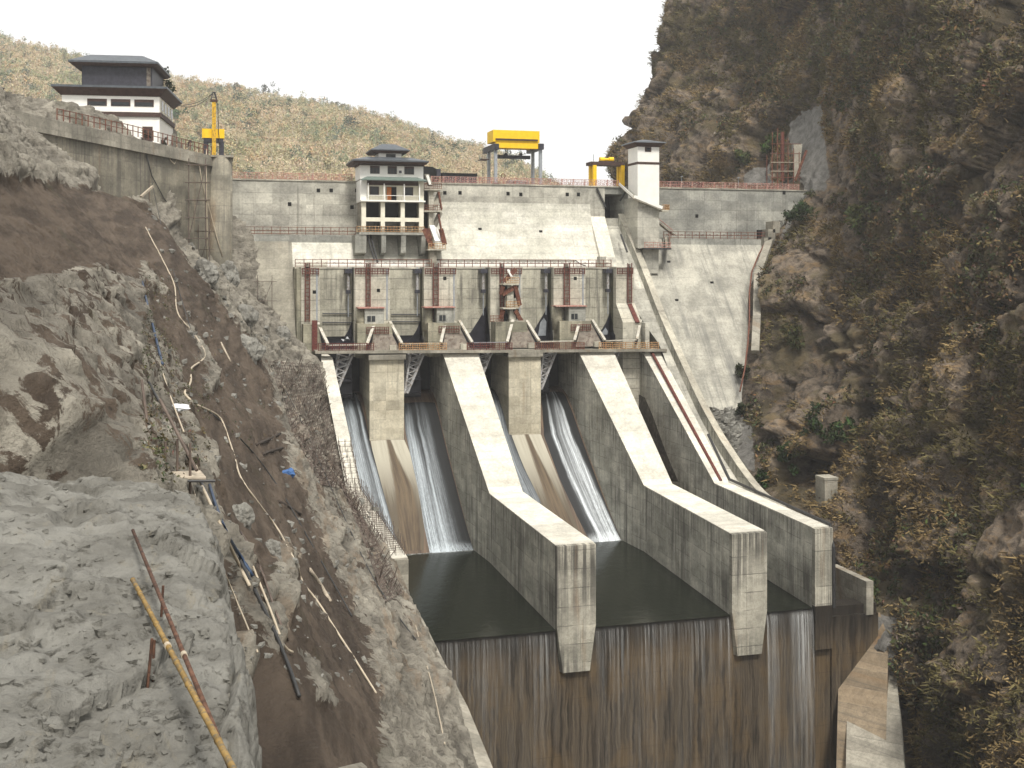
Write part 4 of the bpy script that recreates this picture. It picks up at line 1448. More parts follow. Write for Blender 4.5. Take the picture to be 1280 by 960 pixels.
for (pa, pb, py, y0, nm) in ((531, 552, 236, 229.1, 'top'), (531, 552, 263, 229.1, 'middle'), (536, 557, 311, 226.1, 'bottom')):
    z = at(540, py, y0).z
    railing('stair_guard', 'rusty guard on the %s landing of the zigzag stair' % nm, [(xs(pa, y0), y0 + .1, z), (xs(pb, y0), y0 + .1, z)], 1.1, 1.0, 'orange' if py > 300 else 'rust', infill=bars, post_w=.1)

# stair on the fourth pier
ps = thing('pier_stair', 'rusty zigzag stair with two small landings on the fourth pier from the left', 'stair', (xs(637, 221), 221, -12))
for py in (354.5, 384.5):
    MB().box(xs(629, 218.5), xs(645, 218.5), 218.5, 221.9, at(640, py, 218.5).z - .3, at(640, py, 218.5).z).build('landing', M['slab'], ps)
for (a, b) in (((645, 336), (630, 352)), ((645, 358), (628, 368)), ((629, 358), (626, 368)), ((644, 358), (650, 382)), ((629, 388), (626, 398)), ((644, 388), (652, 402))):
    MB().bar(at(*a, 219), at(*b, 219.6), .3, .9).build('side_rail', M['rust'], ps)
MB().bar(at(635, 337, 219.4), at(640, 346, 218.9), .9, .2).build('flight', M['white'], ps)
for (a, b) in (((634, 358), (634, 383)), ((637, 388), (637, 402))):
    MB().box(xs(a[0], 219.5), xs(a[0] + 8, 219.5), 219.5, 221.9, at(640, b[1], 219.5).z, at(640, a[1], 219.5).z).build('column', M['pier'], ps)
for (a, b) in (((630, 357), (633, 372)), ((645, 357), (642, 372)), ((630, 387), (633, 400)), ((645, 387), (642, 400))):
    MB().bar(at(*a, 219.2), at(*b, 221.5), 1.1, .3).build('brace', M['black'], ps)
for (py, nm) in ((354.5, 'upper'), (384.5, 'lower')):
    z = at(640, py, 218.6).z
    railing('stair_guard', 'rusty guard on the %s landing of the pier stair' % nm, [(xs(633, 218.6), 218.6, z), (xs(649, 218.6), 218.6, z)], 1.2, .8, 'orange', infill=bars, post_w=.1)
railing('stair_guard', 'red guard at the left foot of the pier stair', [(xs(613, 217.6), 217.6, at(640, 402, 217.6).z), (xs(629, 217.6), 217.6, at(640, 402, 217.6).z)], 1.2, .7, 'rust', infill=bars, post_w=.1)

# ================================================================== cranes and things on the crest
gc = thing('gantry_crane', 'big gantry crane with long yellow box girder on grey legs', 'crane', (66, 240, ZC))
zg = ZC + .25
Yf, Yb = 238.2, 244.2
legs = [(619.5, Yf), (675.5, Yf), (611, Yb), (666.0, Yb)]
for (px, Y) in legs:
    x = xs(px, Y)
    top_ = at(px, 186, Y).z
    l = MB().box(x - .32, x + .32, Y - .32, Y + .32, zg + .35, top_).build('leg', M['steel'], gc)
    MB().box(x - .5, x + .5, Y - .55, Y + .55, zg, zg + .35).build('wheel_truck', M['dsteel'], l)
for px in (619.5, 675.5):
    x = xs(px, Yf)
    pb = 600 if px < 640 else 656
    zA = at(px, 182, Yf).z
    MB().box(x - .55, x + .55, 237.3, 247.5, zA - .9, zA + .35).build('end_beam', M['dsteel'], gc)
xA, xB = xs(616.5, 237.8), xs(674.5, 237.8)
z0_, z1_ = at(645, 180, 237.8).z, at(645, 163, 237.8).z
MB().box(xA, xB, 237.8, 243.2, z0_ + .4, z1_).build('box_girder', M['yellow'], gc)
MB().box(xA + .5, xB - .45, 237.55, 237.79, z0_ + .75, z0_ + 1.1).build('walkway_edge', M['timber'], gc)
MB().box(xA + .6, xB - .3, 237.9, 238.9, z0_ - .9, z0_ + .398).build('lower_girder', M['yellow'], gc)
MB().box(xs(622, Yb), xs(662, Yb), Yb - .3, Yb + .3, at(640, 187, Yb).z, at(640, 184, Yb).z).build('tie_beam', M['yellow2'], gc)
hb = MB().box(xs(622, 240.5), xs(662.5, 240.5), 240.2, 240.8, at(640, 198.5, 240.5).z, at(640, 194.2, 240.5).z).build('lifting_beam', M['dsteel'], gc)
for px in (632, 651):
    p = at(px, 193, 240.5)
    MB().tube([(p.x, 240.1, p.z), (p.x, 240.9, p.z)], .32, 12).build('sheave', M['dsteel'], hb)
    MB().tube([(p.x, 240.5, p.z), (p.x, 240.5, z0_ + .4)], .05, 5).build('rope', M['dsteel'], hb)
    p = at(px, 199, 240.5)
    MB().bar(p, p + Vector((.2 if px > 640 else -.2, 0, -.45)), .12).build('hook', M['dsteel'], hb)
lx = xs(603, 241)
ld = MB().box(lx - .5, lx + 1.3, 240, 243, at(600, 199, 241).z - .15, at(600, 199, 241).z).build('platform', M['timber'], gc)
for dx in (-.05, .35):
    MB().box(lx + dx - .04, lx + dx + .04, 240.9, 241, zg, at(600, 187, 241).z).build('ladder_stile', M['darkpipe'], gc)
for k in range(8):
    MB().box(lx - .05, lx + .35, 240.92, 240.98, zg + .4 + k * .55, zg + .46 + k * .55).build('ladder_rung', M['darkpipe'], gc)

sc2 = thing('small_gantry', 'small yellow gantry with dark top beam and yellow hoist drums beside the white tower', 'crane', (87, 239, ZC))
for px in (738.5, 743, 773.5, 778):
    Y = 238.2 if px in (743, 778) else 241.0
    x = xs(px, Y)
    MB().box(x - .4, x + .4, Y - .4, Y + .4, zg, at(px, 206.5, Y).z).build('leg', M['yellow'], sc2)
MB().box(xs(738.5, 238), xs(780.5, 238), 237.8, 241.3, at(760, 206.5, 238).z, at(760, 202.5, 238).z).build('top_beam', M['timber'], sc2)
hd = None
for px in (752.5, 758.5, 764):
    p = at(px, 199.5, 239.5)
    MB().tube([(p.x - .55, 239.5, p.z), (p.x + .5, 239.5, p.z)], .55 if px != 758.5 else .35, 14).build('hoist_drum', M['yellow'], sc2)
MB().box(xs(749, 239.5), xs(768, 239.5), 239, 240, at(760, 202.6, 239.5).z - .1, at(760, 201.5, 239.5).z).build('hoist_bed', M['timber'], sc2)
x = xs(742, 240)
MB().tube([(x, 240, at(740, 203, 240).z), (x, 240, at(740, 193, 240).z)], .05, 5).build('mast', M['darkpipe'], sc2)

sh = thing('site_shed', 'dark shed with sloping roof on the crest beside the control house', 'shed', (46, 241, ZC))
MB().front([(xs(530, 240), zg), (xs(549, 240), zg), (xs(549, 240), at(545, 213, 240).z), (xs(541, 240), at(541, 208.5, 240).z), (xs(530, 240), at(535, 208, 240).z)], 240, 244).build('body', M['black'], sh)
MB().box(xs(546, 239.5), xs(551, 239.5), 239.5, 240, at(548, 220, 239.5).z, at(548, 211, 239.5).z).build('side_box', M['dsteel'], sh)
sl = thing('stoplog_stack', 'long low stack of black stoplog gates lying on the crest', 'stoplogs', (53, 240, ZC))
MB().box(xs(553, 240), xs(596, 240), 240, 242, zg, at(575, 220, 240).z).build('lower_log', M['dsteel'], sl)
MB().box(xs(552, 240), xs(596.5, 240), 239.9, 242.1, at(575, 219.6, 240).z, at(575, 216.5, 240).z).build('upper_log', M['black'], sl)
cg = thing('barred_crate', 'grey barred crate on the crest under the gantry crane', 'crate', (68, 241, ZC))
x0, x1 = xs(635.5, 241), xs(661, 241)
MB().box(x0, x1, 241, 243, zg, zg + .25).build('base', M['dsteel'], cg)
MB().box(x0, x1, 241, 243, zg + 1.1, zg + 1.25).build('lid', M['steel'], cg)
q = MB()
for k in range(15):
    x = x0 + (x1 - x0) * k / 14
    q.box(x - .07, x + .07, 241, 243, zg + .2, zg + 1.15)
q.build('bars', M['steel'], cg)['kind'] = 'stuff'
ring = MB().tube([at(629, 221, 240) + Vector((.45 * math.cos(a), 0, .2 + .45 * math.sin(a))) for a in np.linspace(0, 2 * math.pi, 15)], .1, 5, cap=False)
one('red_ring', 'small red wheel standing on the crest left of the barred crate', 'wheel', M['rust'], ring)
for k, px in enumerate((852, 923)):
    p = at(px, 230, 238)
    t = thing('lamp_post', 'thin lamp post on the crest %s' % ('nearer the white tower' if k == 0 else 'nearer the right cliff'), 'lamp post', (p.x, 238, zg), 'lamp posts on the crest')
    MB().tube([(p.x, 238, zg), (p.x, 238, zg + 2.6)], .07, 6).build('pole', M['steel'], t)
    MB().box(p.x - .18, p.x + .18, 237.6, 238.2, zg + 2.6, zg + 2.75).build('lamp_head', M['steel'], t)
x0, x1 = xs(839, 239), xs(880, 239)
t = thing('flat_trailer', 'long low black flat trailer parked on the crest right of the white tower', 'trailer', ((x0 + x1) / 2, 239, zg))
MB().box(x0, x1, 239, 241, zg + .7, zg + 1.5).build('bed', M['black'], t)
for x in (x0 + .8, x1 - 1.6, x1 - .7):
    MB().tube([(x, 238.95, zg + .35), (x, 239.3, zg + .35)], .36, 12).build('wheel', M['black'], t)

# ================================================================== LEFT HILLSIDE
hp = [(177, 600, 36), (177, 500, 52), (177, 400, 82), (177, 340, 115), (177, 300, 150), (177, 262, 180), (179, 240, 203),
      (235, 272, 217), (262, 325, 221), (300, 296, 230.5), (330, 350, 229.5), (358, 430, 228), (384, 447, 223),
      (397, 451, 216), (411, 514, 205), (433, 616, KY), (458, 657, 168), (484, 699, 150),
      (512, 752, 128), (540, 800, 112), (565, 862, 98), (600, 960, 82),
      (260, 430, 140), (300, 500, 122), (350, 580, 112), (400, 640, 116), (430, 690, 110), (450, 760, 92), (400, 760, 66), (470, 864, 62), (350, 864, 36),
      (300, 640, 52), (350, 700, 55), (330, 520, 128), (300, 440, 155), (335, 450, 190), (300, 395, 190), (250, 380, 150), (250, 330, 188), (370, 520, 165), (280, 864, 26), (230, 560, 52), (230, 480, 80)]
C = [tuple(at(*p)) for p in hp]
C += [(-24, y, 19) for y in (20, 60, 100, 150)] + [(-13.5, 199, 11), (-20, 186, 13), (-6, 222, 6), (-7, 10, 0), (-9, -12, 0), (2, 5, -11), (18, 40, -33), (22, 20, -37)]
hf = tps(C, smooth=6.0)


def xcap(Y, Z):
    cap = np.interp(Y, [60, 82, 98, 112, 128, 150, KY, 216, 221, 230], [19.0, 20.0, 21.3, 21.7, 22.9, 24.2, 23.6, 22.2, 19.0, 17.6])
    return cap


ny, nz = 640, 360
Yg = np.concatenate([np.linspace(-14, 60, 210), np.linspace(60.4, 233, ny - 210)])
Zg = np.concatenate([np.linspace(28, -38.2, nz - 14), np.linspace(-38.8, -80, 14)])
YY, ZZ = np.meshgrid(Yg, Zg, indexing='ij')
Xb = hf(YY.ravel(), np.maximum(ZZ.ravel(), -37.8)).reshape(YY.shape)
p3 = np.stack([Xb, YY, ZZ], -1).reshape(-1, 3)
vx, vy = proj(p3[:, 0], p3[:, 1], p3[:, 2])
soil_poly = [(-80, 210), (60, 225), (150, 232), (182, 250), (205, 262), (235, 300), (258, 340), (285, 385), (318, 425), (340, 462), (352, 520), (362, 570), (392, 628), (415, 690), (455, 770), (482, 864), (500, 960), (390, 960),
             (372, 864), (362, 800), (345, 760), (335, 720), (322, 690), (310, 660), (292, 640), (275, 600), (262, 560), (250, 525), (236, 500), (232, 470), (222, 445), (205, 425), (188, 395), (176, 350), (120, 330), (40, 345), (-80, 330)]
sd = poly_sd(vx, vy, soil_poly)
for poly in ([(242, 402), (262, 440), (275, 470), (266, 476), (248, 440), (236, 412)], [(258, 455), (270, 458), (272, 480), (260, 490)], [(182, 320), (200, 345), (212, 365), (190, 362), (176, 340)],
             [(362, 660), (378, 690), (376, 745), (366, 800), (352, 800), (345, 740), (352, 690)], [(405, 740), (414, 760), (416, 765), (409, 755)], [(345, 720), (360, 722), (356, 770), (340, 760)],
             [(300, 795), (360, 800), (366, 864), (300, 864)], [(392, 800), (420, 830), (440, 864), (405, 864)]):
    sd = np.minimum(sd, -poly_sd(vx, vy, poly))
gully = poly_sd(vx, vy, [(238, 560), (262, 600), (285, 640), (310, 690), (330, 750), (360, 800), (388, 864), (420, 960), (360, 960), (345, 864), (318, 800), (290, 770), (276, 735), (266, 650), (244, 605)])
sd = np.maximum(sd, gully)
soil = sstep(-16, 16, sd)
soil = np.maximum(soil, .46 * sstep(-20, 20, poly_sd(vx, vy, [(-200, 320), (180, 320), (245, 470), (262, 560), (230, 620), (-200, 640)])))
soil = np.maximum(soil, .4 * sstep(-12, 12, poly_sd(vx, vy, [(335, 440), (380, 450), (440, 610), (500, 730), (530, 790), (500, 800), (430, 690), (390, 610), (352, 520)])))
damp = .75 * sstep(-8, 14, gully) + .6 * sstep(-20, 20, poly_sd(vx, vy, [(375, 700), (420, 690), (460, 760), (475, 830), (430, 830), (400, 760)])) + .45 * sstep(-10, 30, poly_sd(vx, vy, [(185, 255), (235, 300), (262, 345), (285, 385), (250, 400), (222, 360), (200, 320)]))
ochre = sstep(-20, 10, poly_sd(vx, vy, [(350, 480), (380, 500), (410, 560), (440, 610), (470, 680), (520, 760), (565, 864), (480, 864), (450, 800), (420, 700), (370, 590)]))
ochre = np.maximum(ochre, sstep(-20, 10, poly_sd(vx, vy, [(335, 640), (370, 660), (440, 864), (300, 864), (290, 770)])))
# relief: strata ribs and rough rock along the slope normal
nrm = np.array([.78, 0, .63])
q = p3 * np.array([.09, .06, .09])
rel = fbm(q, 4, 3) * 1.3 + fbm(p3 * .35, 5, 21, .55) * .75 + np.abs(fbm(p3 * np.array([.5, .16, .5]), 5, 40)) * -.7
rel += fbm(p3 * 1.3, 4, 60, .6) * .34 - np.abs(fbm(p3 * np.array([.8, .4, .8]), 4, 71)) * .5
rough_k = .55 + .6 * (1 - soil)
fade = sstep(-10, 25, YY.ravel()) * .6 + .4
rock = (1 - soil)
b1, b2 = facets(p3, (3.4, 7.5, 3.0), 7), facets(p3, (1.3, 2.4, 1.1), 8)
blk = b1 * .55 + b2 * .34 + facets(p3, (.5, .8, .45), 9, crack=.15) * .14
tone = b1 * .5 + b2 * .5
rel = rel * .75 * rough_k * fade + blk * (.15 + .85 * rock) * (.35 + .65 * fade)
rel -= .55 * sstep(-10, 10, sd) - .2      # soil lies in a shallow trough beside the rock ribs
rel -= 1.6 * sstep(-6, 12, gully)
# fade the relief where the slope meets the wall
rel -= 3.5 * sstep(37, 31, YY.ravel())
rel -= 2.2 * sstep(-6, 14, poly_sd(vx, vy, [(120, 190), (182, 205), (215, 235), (245, 275), (270, 330), (245, 330), (215, 285), (185, 250), (120, 235)]))
px3 = p3 + rel[:, None] * nrm[None]
cap = xcap(YY.ravel(), ZZ.ravel())
low = ZZ.ravel() < -38.2
px3[:, 0] = np.minimum(px3[:, 0], cap)
px3[low, 0] = (cap + .5 + .25 * fbm(p3 * .6, 4, 77))[low]
px3[low, 2] = ZZ.ravel()[low]
hill = grid_mesh('hillside', px3.reshape(ny, nz, 3), M['ground'], attrs={'soil': soil, 'ochre': ochre, 'damp': np.clip(damp, 0, 1), 'tone': tone}, smooth=False)
tag(hill, kind='structure')


def bvh(o):
    me = o.data
    v = [tuple(x.co + ORIGIN[o.name]) for x in me.vertices]
    return BVHTree.FromPolygons(v, [tuple(p.vertices) for p in me.polygons])


HB = bvh(hill)


def ray(px, py):
    u, v = (px - 640) / F, (H - py) / F
    return Vector((u * CT + ST, CT - u * ST, v)).normalized()


def hit(px, py, up=0.0, tree=None, default=60.):
    d = ray(px, py)
    h = (tree or HB).ray_cast(Vector((0, 0, 0)), d)
    if h[0] is None:
        return d * default
    return h[0] - d * up


# nearer sprayed-concrete bench in the left foreground
edge = [(177, 612, 31.5), (205, 614, 29.5), (238, 624, 27), (261, 658, 23), (275, 735, 19), (289, 775, 16.8), (292, 870, 14), (292, 960, 12), (292, 1100, 9.5), (300, 1500, 6)]
E_ = np.array([tuple(at(*e)) for e in edge])
T_ = np.linspace(0, 1, 260)
tt = np.linspace(0, 1, len(E_))
EE = np.stack([np.interp(T_, tt, E_[:, k]) for k in range(3)], 1)
k9 = np.ones(9) / 9
for k in range(3):
    EE[:, k] = np.convolve(np.pad(EE[:, k], 4, mode='reflect', reflect_type='odd'), k9, 'valid')
prof = np.array([(.9, -9, .5), (.6, -4.5, .4), (.42, -2.2, .3), (.28, -1.0, .2), (.14, -.35, .1), (0, 0, 0), (-.25, .1, 0), (-.6, .16, 0), (-1.1, .2, 0), (-1.8, .28, 0), (-2.8, .42, 0), (-4, .7, 0), (-6, 1.6, 0), (-9, 4, 0), (-14, 9, 0)])
S_ = np.linspace(0, 1, 210)
ps_ = np.linspace(0, 1, len(prof))
PP = np.stack([np.interp(S_, ps_, prof[:, k]) for k in range(3)], 1)
NB, NC = 260, 210
P = np.zeros((NB, NC, 3))
P[..., 0] = EE[:, None, 0] + PP[None, :, 0]
P[..., 1] = EE[:, None, 1] + PP[None, :, 2]
P[..., 2] = EE[:, None, 2] + PP[None, :, 1]
f = P.reshape(-1, 3)
dn = facets(f, (2.6, 3.2, 1.8), 19) * .2 + facets(f, (.8, 1.0, .6), 20) * .07 + fbm(f * 3.2, 5, 23, .6) * .06 + facets(f, (.25, .3, .22), 22, crack=.1) * .018 + fbm(f * .5, 4, 5) * .3 + fbm(f * 1.7, 5, 9) * .16 + fbm(f * np.array([7., 7, 7]), 3, 15) * .03 - np.abs(fbm(f * np.array([.9, .9, .9]), 4, 31)) * .25
f2 = f + dn[:, None] * np.array([.35, -.2, .9])[None]
P = f2.reshape(NB, NC, 3)


def bench_mat():
    t = NT('sprayed_concrete_rock')
    t.pos()
    n1 = t.noise(t._p, .6, 7, .65, .5)
    n2 = t.noise(t._p, 2.6, 8, .72, .3)
    n3 = t.noise(t.comb(t.math('MULTIPLY', t.x, 1.4), t.math('MULTIPLY', t.y, .5), t.z), 1.5, 7, .7, .8)
    c = t.mix(t.ramp(n1, .35, .65), (.145, .14, .122), (.25, .245, .218))
    c = t.mix(t.math('MULTIPLY', t.ramp(n2, .52, .66), .8), c, (.06, .056, .046))
    c = t.mix(t.math('MULTIPLY', t.ramp(n3, .56, .68), .5), c, (.24, .215, .16))
    t.col(c)
    t.rough(.92)
    t.bump(t.math('ADD', n2, t.math('MULTIPLY', t.noise(t._p, 13., 6, .75), .45)), .9, .14)
    return t.m


M['bench'] = bench_mat()
bench = tag(grid_mesh('rock_bench', P, M['bench'], flip=False), kind='structure')
BB = bvh(bench)


def path_on(pts, up=.12, sub=3, sag=0.0):
    out = []
    for (a, b) in zip(pts[:-1], pts[1:]):
        for k in range(sub):
            t = k / sub
            out.append(hit(a[0] + (b[0] - a[0]) * t, a[1] + (b[1] - a[1]) * t, up))
    out.append(hit(*pts[-1], up))
    # smooth depth jumps
    for _ in range(3):
        o2 = [out[0]]
        for i in range(1, len(out) - 1):
            o2.append((out[i - 1] + out[i] * 2 + out[i + 1]) / 4)
        out = o2 + [out[-1]]
    return out


def taper_tube(pts, px_w):
    """tube whose radius keeps a real thickness of px_w pixels at its mean distance"""
    d = sum(p.length for p in pts) / len(pts)
    return px_w * d / F / 2


def hose(name, label, pts, r, mat, up=.15, cat='hose', group=None, sub=3):
    P = path_on(pts, up, sub)
    return one(name, label, cat, M[mat], MB().tube(P, r, 6), group, smooth=True)


hose('water_hose', 'long cream hose snaking down the middle of the brown soil slope',
     [(246, 506), (262, 513), (277, 521), (283, 540), (290, 560), (295, 577), (298, 592), (306, 606), (318, 622), (333, 642), (350, 664), (358, 682), (367, 697), (374, 712), (377, 728), (388, 740), (402, 758), (418, 785), (440, 818), (470, 866)], .068, 'hose')
hose('water_hose', 'cream hose looping in a zigzag over the upper soil slope',
     [(182, 284), (190, 300), (200, 318), (212, 342), (220, 358), (219, 382), (224, 398), (236, 408), (246, 422), (256, 438), (257, 448), (246, 455), (236, 461), (240, 474), (236, 484), (228, 491), (238, 500)], .085, 'hose')
hose('drain_pipe', 'dark straight pipe running down the gully behind the plank platform', [(186, 478), (204, 512), (226, 552), (246, 592), (270, 640), (298, 696), (330, 760), (358, 822), (374, 870)], .075, 'darkpipe', .35, 'pipe')
hose('drain_pipe', 'pale straight pole lying in the gully below the plank platform', [(251, 604), (270, 645), (290, 688), (312, 732)], .07, 'hose', .35, 'pole')
hose('drain_pipe', 'blue-black hose bundle in the gully below the plank platform', [(262, 606), (272, 640), (285, 672), (304, 700), (316, 720)], .07, 'bluehose', .25, 'hose')
hose('drain_pipe', 'blue hose beside the left edge rock above the plank platform', [(178, 352), (184, 380), (192, 410), (199, 440), (203, 455)], .09, 'bluehose', .2, 'hose')
hose('drain_pipe', 'thin dark pole leaning in the gully left of the long hose', [(300, 664), (318, 690), (330, 720), (346, 770), (360, 800)], .05, 'wire', .4, 'pole')
hose('drain_pipe', 'thin cream wire down the pale rock right of the gully', [(316, 708), (330, 742), (345, 780), (356, 812), (366, 815)], .05, 'hose', .3, 'wire')
for k, (pts, lab) in enumerate([([(320, 556), (336, 549), (350, 542)], 'dark log lying level on the mid slope, upper of a crossed pair'), ([(328, 568), (340, 563), (353, 560)], 'dark log lying level on the mid slope, lower of a crossed pair'),
                                ([(348, 627), (360, 633), (375, 643)], 'dark short log on the soil below the blue bundle')]):
    hose('fallen_log', lab, pts, .16, 'log', .15, 'log', 'fallen logs')
hose('timber_pole', 'pale timber pole lying on the upper slope left of the scaffolds', [(276, 428), (282, 440), (288, 452)], .14, 'wood', .2, 'pole')
hose('timber_pole', 'pale broad timber stuck in the soil right of the zigzag hose', [(387, 712), (400, 730), (413, 752)], .16, 'wood', .1, 'pole')

# ------------------------------------------------------------------ loose rocks
def rock_mesh(name, c, r, seed, mat, parent=None, sq=(1, 1, 1)):
    import bmesh
    bm = bmesh.new()
    bmesh.ops.create_icosphere(bm, subdivisions=4, radius=1)
    v = np.array([tuple(x.co) for x in bm.verts])
    n = fbm(v * 1.3 + seed * 7.1, 4, seed) * .55
    n = np.round(n * 5) / 5 * .5 + n * .5 + fbm(v * 5 + seed, 3, seed + 50) * .12
    v = v * (1 + n)[:, None] * r * np.array(sq)[None]
    for x, p in zip(bm.verts, v):
        x.co = Vector(p) + Vector(c)
    me = bpy.data.meshes.new(name)
    bm.to_mesh(me)
    bm.free()
    return finish(me, name, mat, parent, False)


rocks = [((300, 650), .9, 'pale broken rocks at the gully edge below the blue bundle'), ((262, 305), 3.0, 'tall pale rock under the round abutment column'),
         ((255, 345), 2.6, 'pale boulder behind the middle scaffold'), ((285, 345), 2.8, 'cracked grey boulder at the foot of the abutment column'), ((306, 400), 2.4, 'grey boulder between the lower scaffolds'),
         ((312, 440), 2.8, 'large pale boulder under the lowest scaffold'), ((375, 545), 1.5, 'rusty brown boulder at the edge of the rebar mesh'), ((352, 420), 1.9, 'dark boulder on the grey rib below the dam'),
         ((338, 690), .9, 'small pale rock pile below the middle of the gully')]
for k, ((px, py), r, lab) in enumerate(rocks):
    p = hit(px, py)
    r *= .68
    o = rock_mesh('boulder', p - ray(px, py) * (-r * .3), r, k + 3, M['bench'] if k != 6 else M['brownplate'], sq=(1, 1, 1.25))
    tag(o, lab, 'boulder', 'boulders on the left slope')
# scattered rubble
q_v, q_f = [], []
cube = np.array([(-1, -1, -1), (1, -1, -1), (1, 1, -1), (-1, 1, -1), (-1, -1, 1), (1, -1, 1), (1, 1, 1), (-1, 1, 1)], float)
cf = [(3, 2, 1, 0), (4, 5, 6, 7), (0, 1, 5, 4), (1, 2, 6, 5), (2, 3, 7, 6), (3, 0, 4, 7)]
rb = MB()


def add_rubble(p, s):
    c = cube * (.6 + .8 * RNG.random((8, 1))) * np.array([1, .8, .6]) * s
    a = RNG.random() * 6.28
    ca, sa = math.cos(a), math.sin(a)
    k = len(rb.v)
    for x, y, z in c:
        rb.v.append((p[0] + x * ca - y * sa, p[1] + x * sa + y * ca, p[2] + z + .3 * x))
    rb.f.extend(tuple(k + i for i in f) for f in cf)


for _ in range(620):
    px, py = random.uniform(180, 480), random.uniform(260, 860)
    if px > 180 + (py - 250) * .62 + 60:
        continue
    p = hit(px, py)
    add_rubble(p, p.length / F * random.choice((.8, 1.2, 1.6, 2.4, 3.4)))
rb_o = rb.build('slope_rubble', M['bench'])
tag(rb_o, 'scattered stones on the brown slope', 'rubble', kind='stuff')

rb = MB()
for _ in range(420):
    px, py = random.uniform(0, 292), random.uniform(600, 958)
    h = BB.ray_cast(Vector((0, 0, 0)), ray(px, py))
    if h[0] is None or h[0].z < -7:
        continue
    add_rubble(h[0], random.choice((.015, .02, .02, .03, .04, .06)))
tag(rb.build('bench_gravel', M['bench']), 'loose stones on the pale rock bench', 'gravel', kind='stuff')
# tufts of grass on the left slope
gb = []
for _ in range(300):
    px, py = random.choice([(random.uniform(178, 222), random.uniform(345, 470)), (random.uniform(180, 330), random.uniform(300, 560)), (random.uniform(180, 260), random.uniform(480, 600))])
    p = hit(px, py)
    if 20 < p.length < 230 and HB.find_nearest(p)[3] < .05:
        gb.append(tuple(p))
gb = np.array(gb)
tri, tc = leaves(gb, .2 + .3 * RNG.random(len(gb)), 16, .075, np.array([(.07, .068, .035), (.13, .11, .065), (.055, .06, .03)])[RNG.integers(0, 3, len(gb))])
tag(soup('slope_weeds', tri, tc, M['leaf']), 'small weeds on the left slope', 'weeds', kind='stuff')
for k, (pts, lab, r, mt) in enumerate([([(184, 190), (196, 262), (214, 330), (232, 392), (248, 440)], 'thin dark cable from the abutment wall down to the zigzag hose', .05, 'darkpipe'),
                                       ([(200, 455), (214, 500), (232, 545), (248, 590)], 'thin pale cable above the plank platform', .045, 'hose'),
                                       ([(262, 515), (300, 545), (345, 600), (395, 690), (440, 770)], 'thin dark cable down the right side of the brown soil', .06, 'darkpipe'),
                                       ([(345, 468), (370, 510), (398, 575), (432, 650), (470, 735), (520, 800)], 'thin dark cable along the edge of the rebar mesh', .06, 'darkpipe'),
                                       ([(238, 600), (256, 660), (276, 705), (300, 760), (322, 815)], 'thin pale wire along the left side of the gully', .03, 'hose'),
                                       ([(514, 752), (520, 790), (540, 850), (556, 930)], 'thin pale cable hanging down the left bank by the weir', .05, 'hose')]):
    hose('slope_cable', lab, pts, r, mt, .3, 'cable', 'cables on the left slope')

# ------------------------------------------------------------------ rebar mesh over the slope beside the left wall
def mat_grid(name, label, L, Rr, nu, nv, r, up=.5, cat='rebar mesh'):
    m = MB()
    G = []
    for i in range(nv + 1):
        t = i / nv * (len(L) - 1)
        k = min(int(t), len(L) - 2)
        f = t - k
        a = (L[k][0] + (L[k + 1][0] - L[k][0]) * f, L[k][1] + (L[k + 1][1] - L[k][1]) * f)
        b = (Rr[k][0] + (Rr[k + 1][0] - Rr[k][0]) * f, Rr[k][1] + (Rr[k + 1][1] - Rr[k][1]) * f)
        G.append([hit(a[0] + (b[0] - a[0]) * j / nu, a[1] + (b[1] - a[1]) * j / nu, up + random.uniform(-.12, .12), default=180) for j in range(nu + 1)])
    for row in G:
        m.tube(row, r, 3, False)
    for j in range(nu + 1):
        m.tube([G[i][j] for i in range(nv + 1)], r, 3, False)
    # bent tie bars sticking out
    for _ in range(nu * nv // 5):
        p = random.choice(random.choice(G))
        m.bar(p, p + Vector((random.uniform(.1, .9), random.uniform(-.8, .2), random.uniform(.2, 1.5))), r * 1.6)
    return one(name, label, cat, M['wire'], m)


mat_grid('rebar_mesh', 'dense rusty rebar mesh laid over the upper slope beside the left training wall', [(338, 452), (366, 540), (402, 606)], [(399, 456), (413, 520), (434, 612)], 22, 42, .05)
mat_grid('rebar_mesh', 'dense rusty rebar mesh on the lower slope above the pool corner', [(424, 600), (452, 668), (482, 752)], [(437, 622), (466, 666), (505, 740)], 12, 30, .045, .7)
m = MB()
for k in range(46):
    t = k / 45
    Y = 196 - 45 * t
    X0, X1 = np.interp(-Y, [-196, -KY, -150], [22.3, 22.95, 23.75]), np.interp(-Y, [-196, -KY, -150], [24.6, 25.15, 26.2])
    Z = np.interp(-Y, [-196, -KY, -150], [-30.5, -36.8, -38.6])
    for x in (X0 + .1, X1 - .1, (X0 + X1) / 2):
        m.bar((x, Y, Z), (x + random.uniform(-.12, .12), Y + random.uniform(-.2, .2), Z + random.uniform(1.2, 2.6)), .07)
    if k < 45:
        Y2 = Y - 1
        for x, dz in ((X0 + .1, .5), (X1 - .1, .5), (X0 + .1, 1.1), (X1 - .1, 1.1)):
            Zn = np.interp(-Y2, [-196, -KY, -150], [-30.5, -36.8, -38.6])
            m.bar((x, Y, Z + dz), (x + .03, Y2, Zn + dz), .06)
    m.bar((X0, Y, Z + .8), (X1, Y, Z + .8), .06)
one('rebar_cage', 'starter bars and ties standing on top of the left training wall', 'rebar', M['wire'], m)

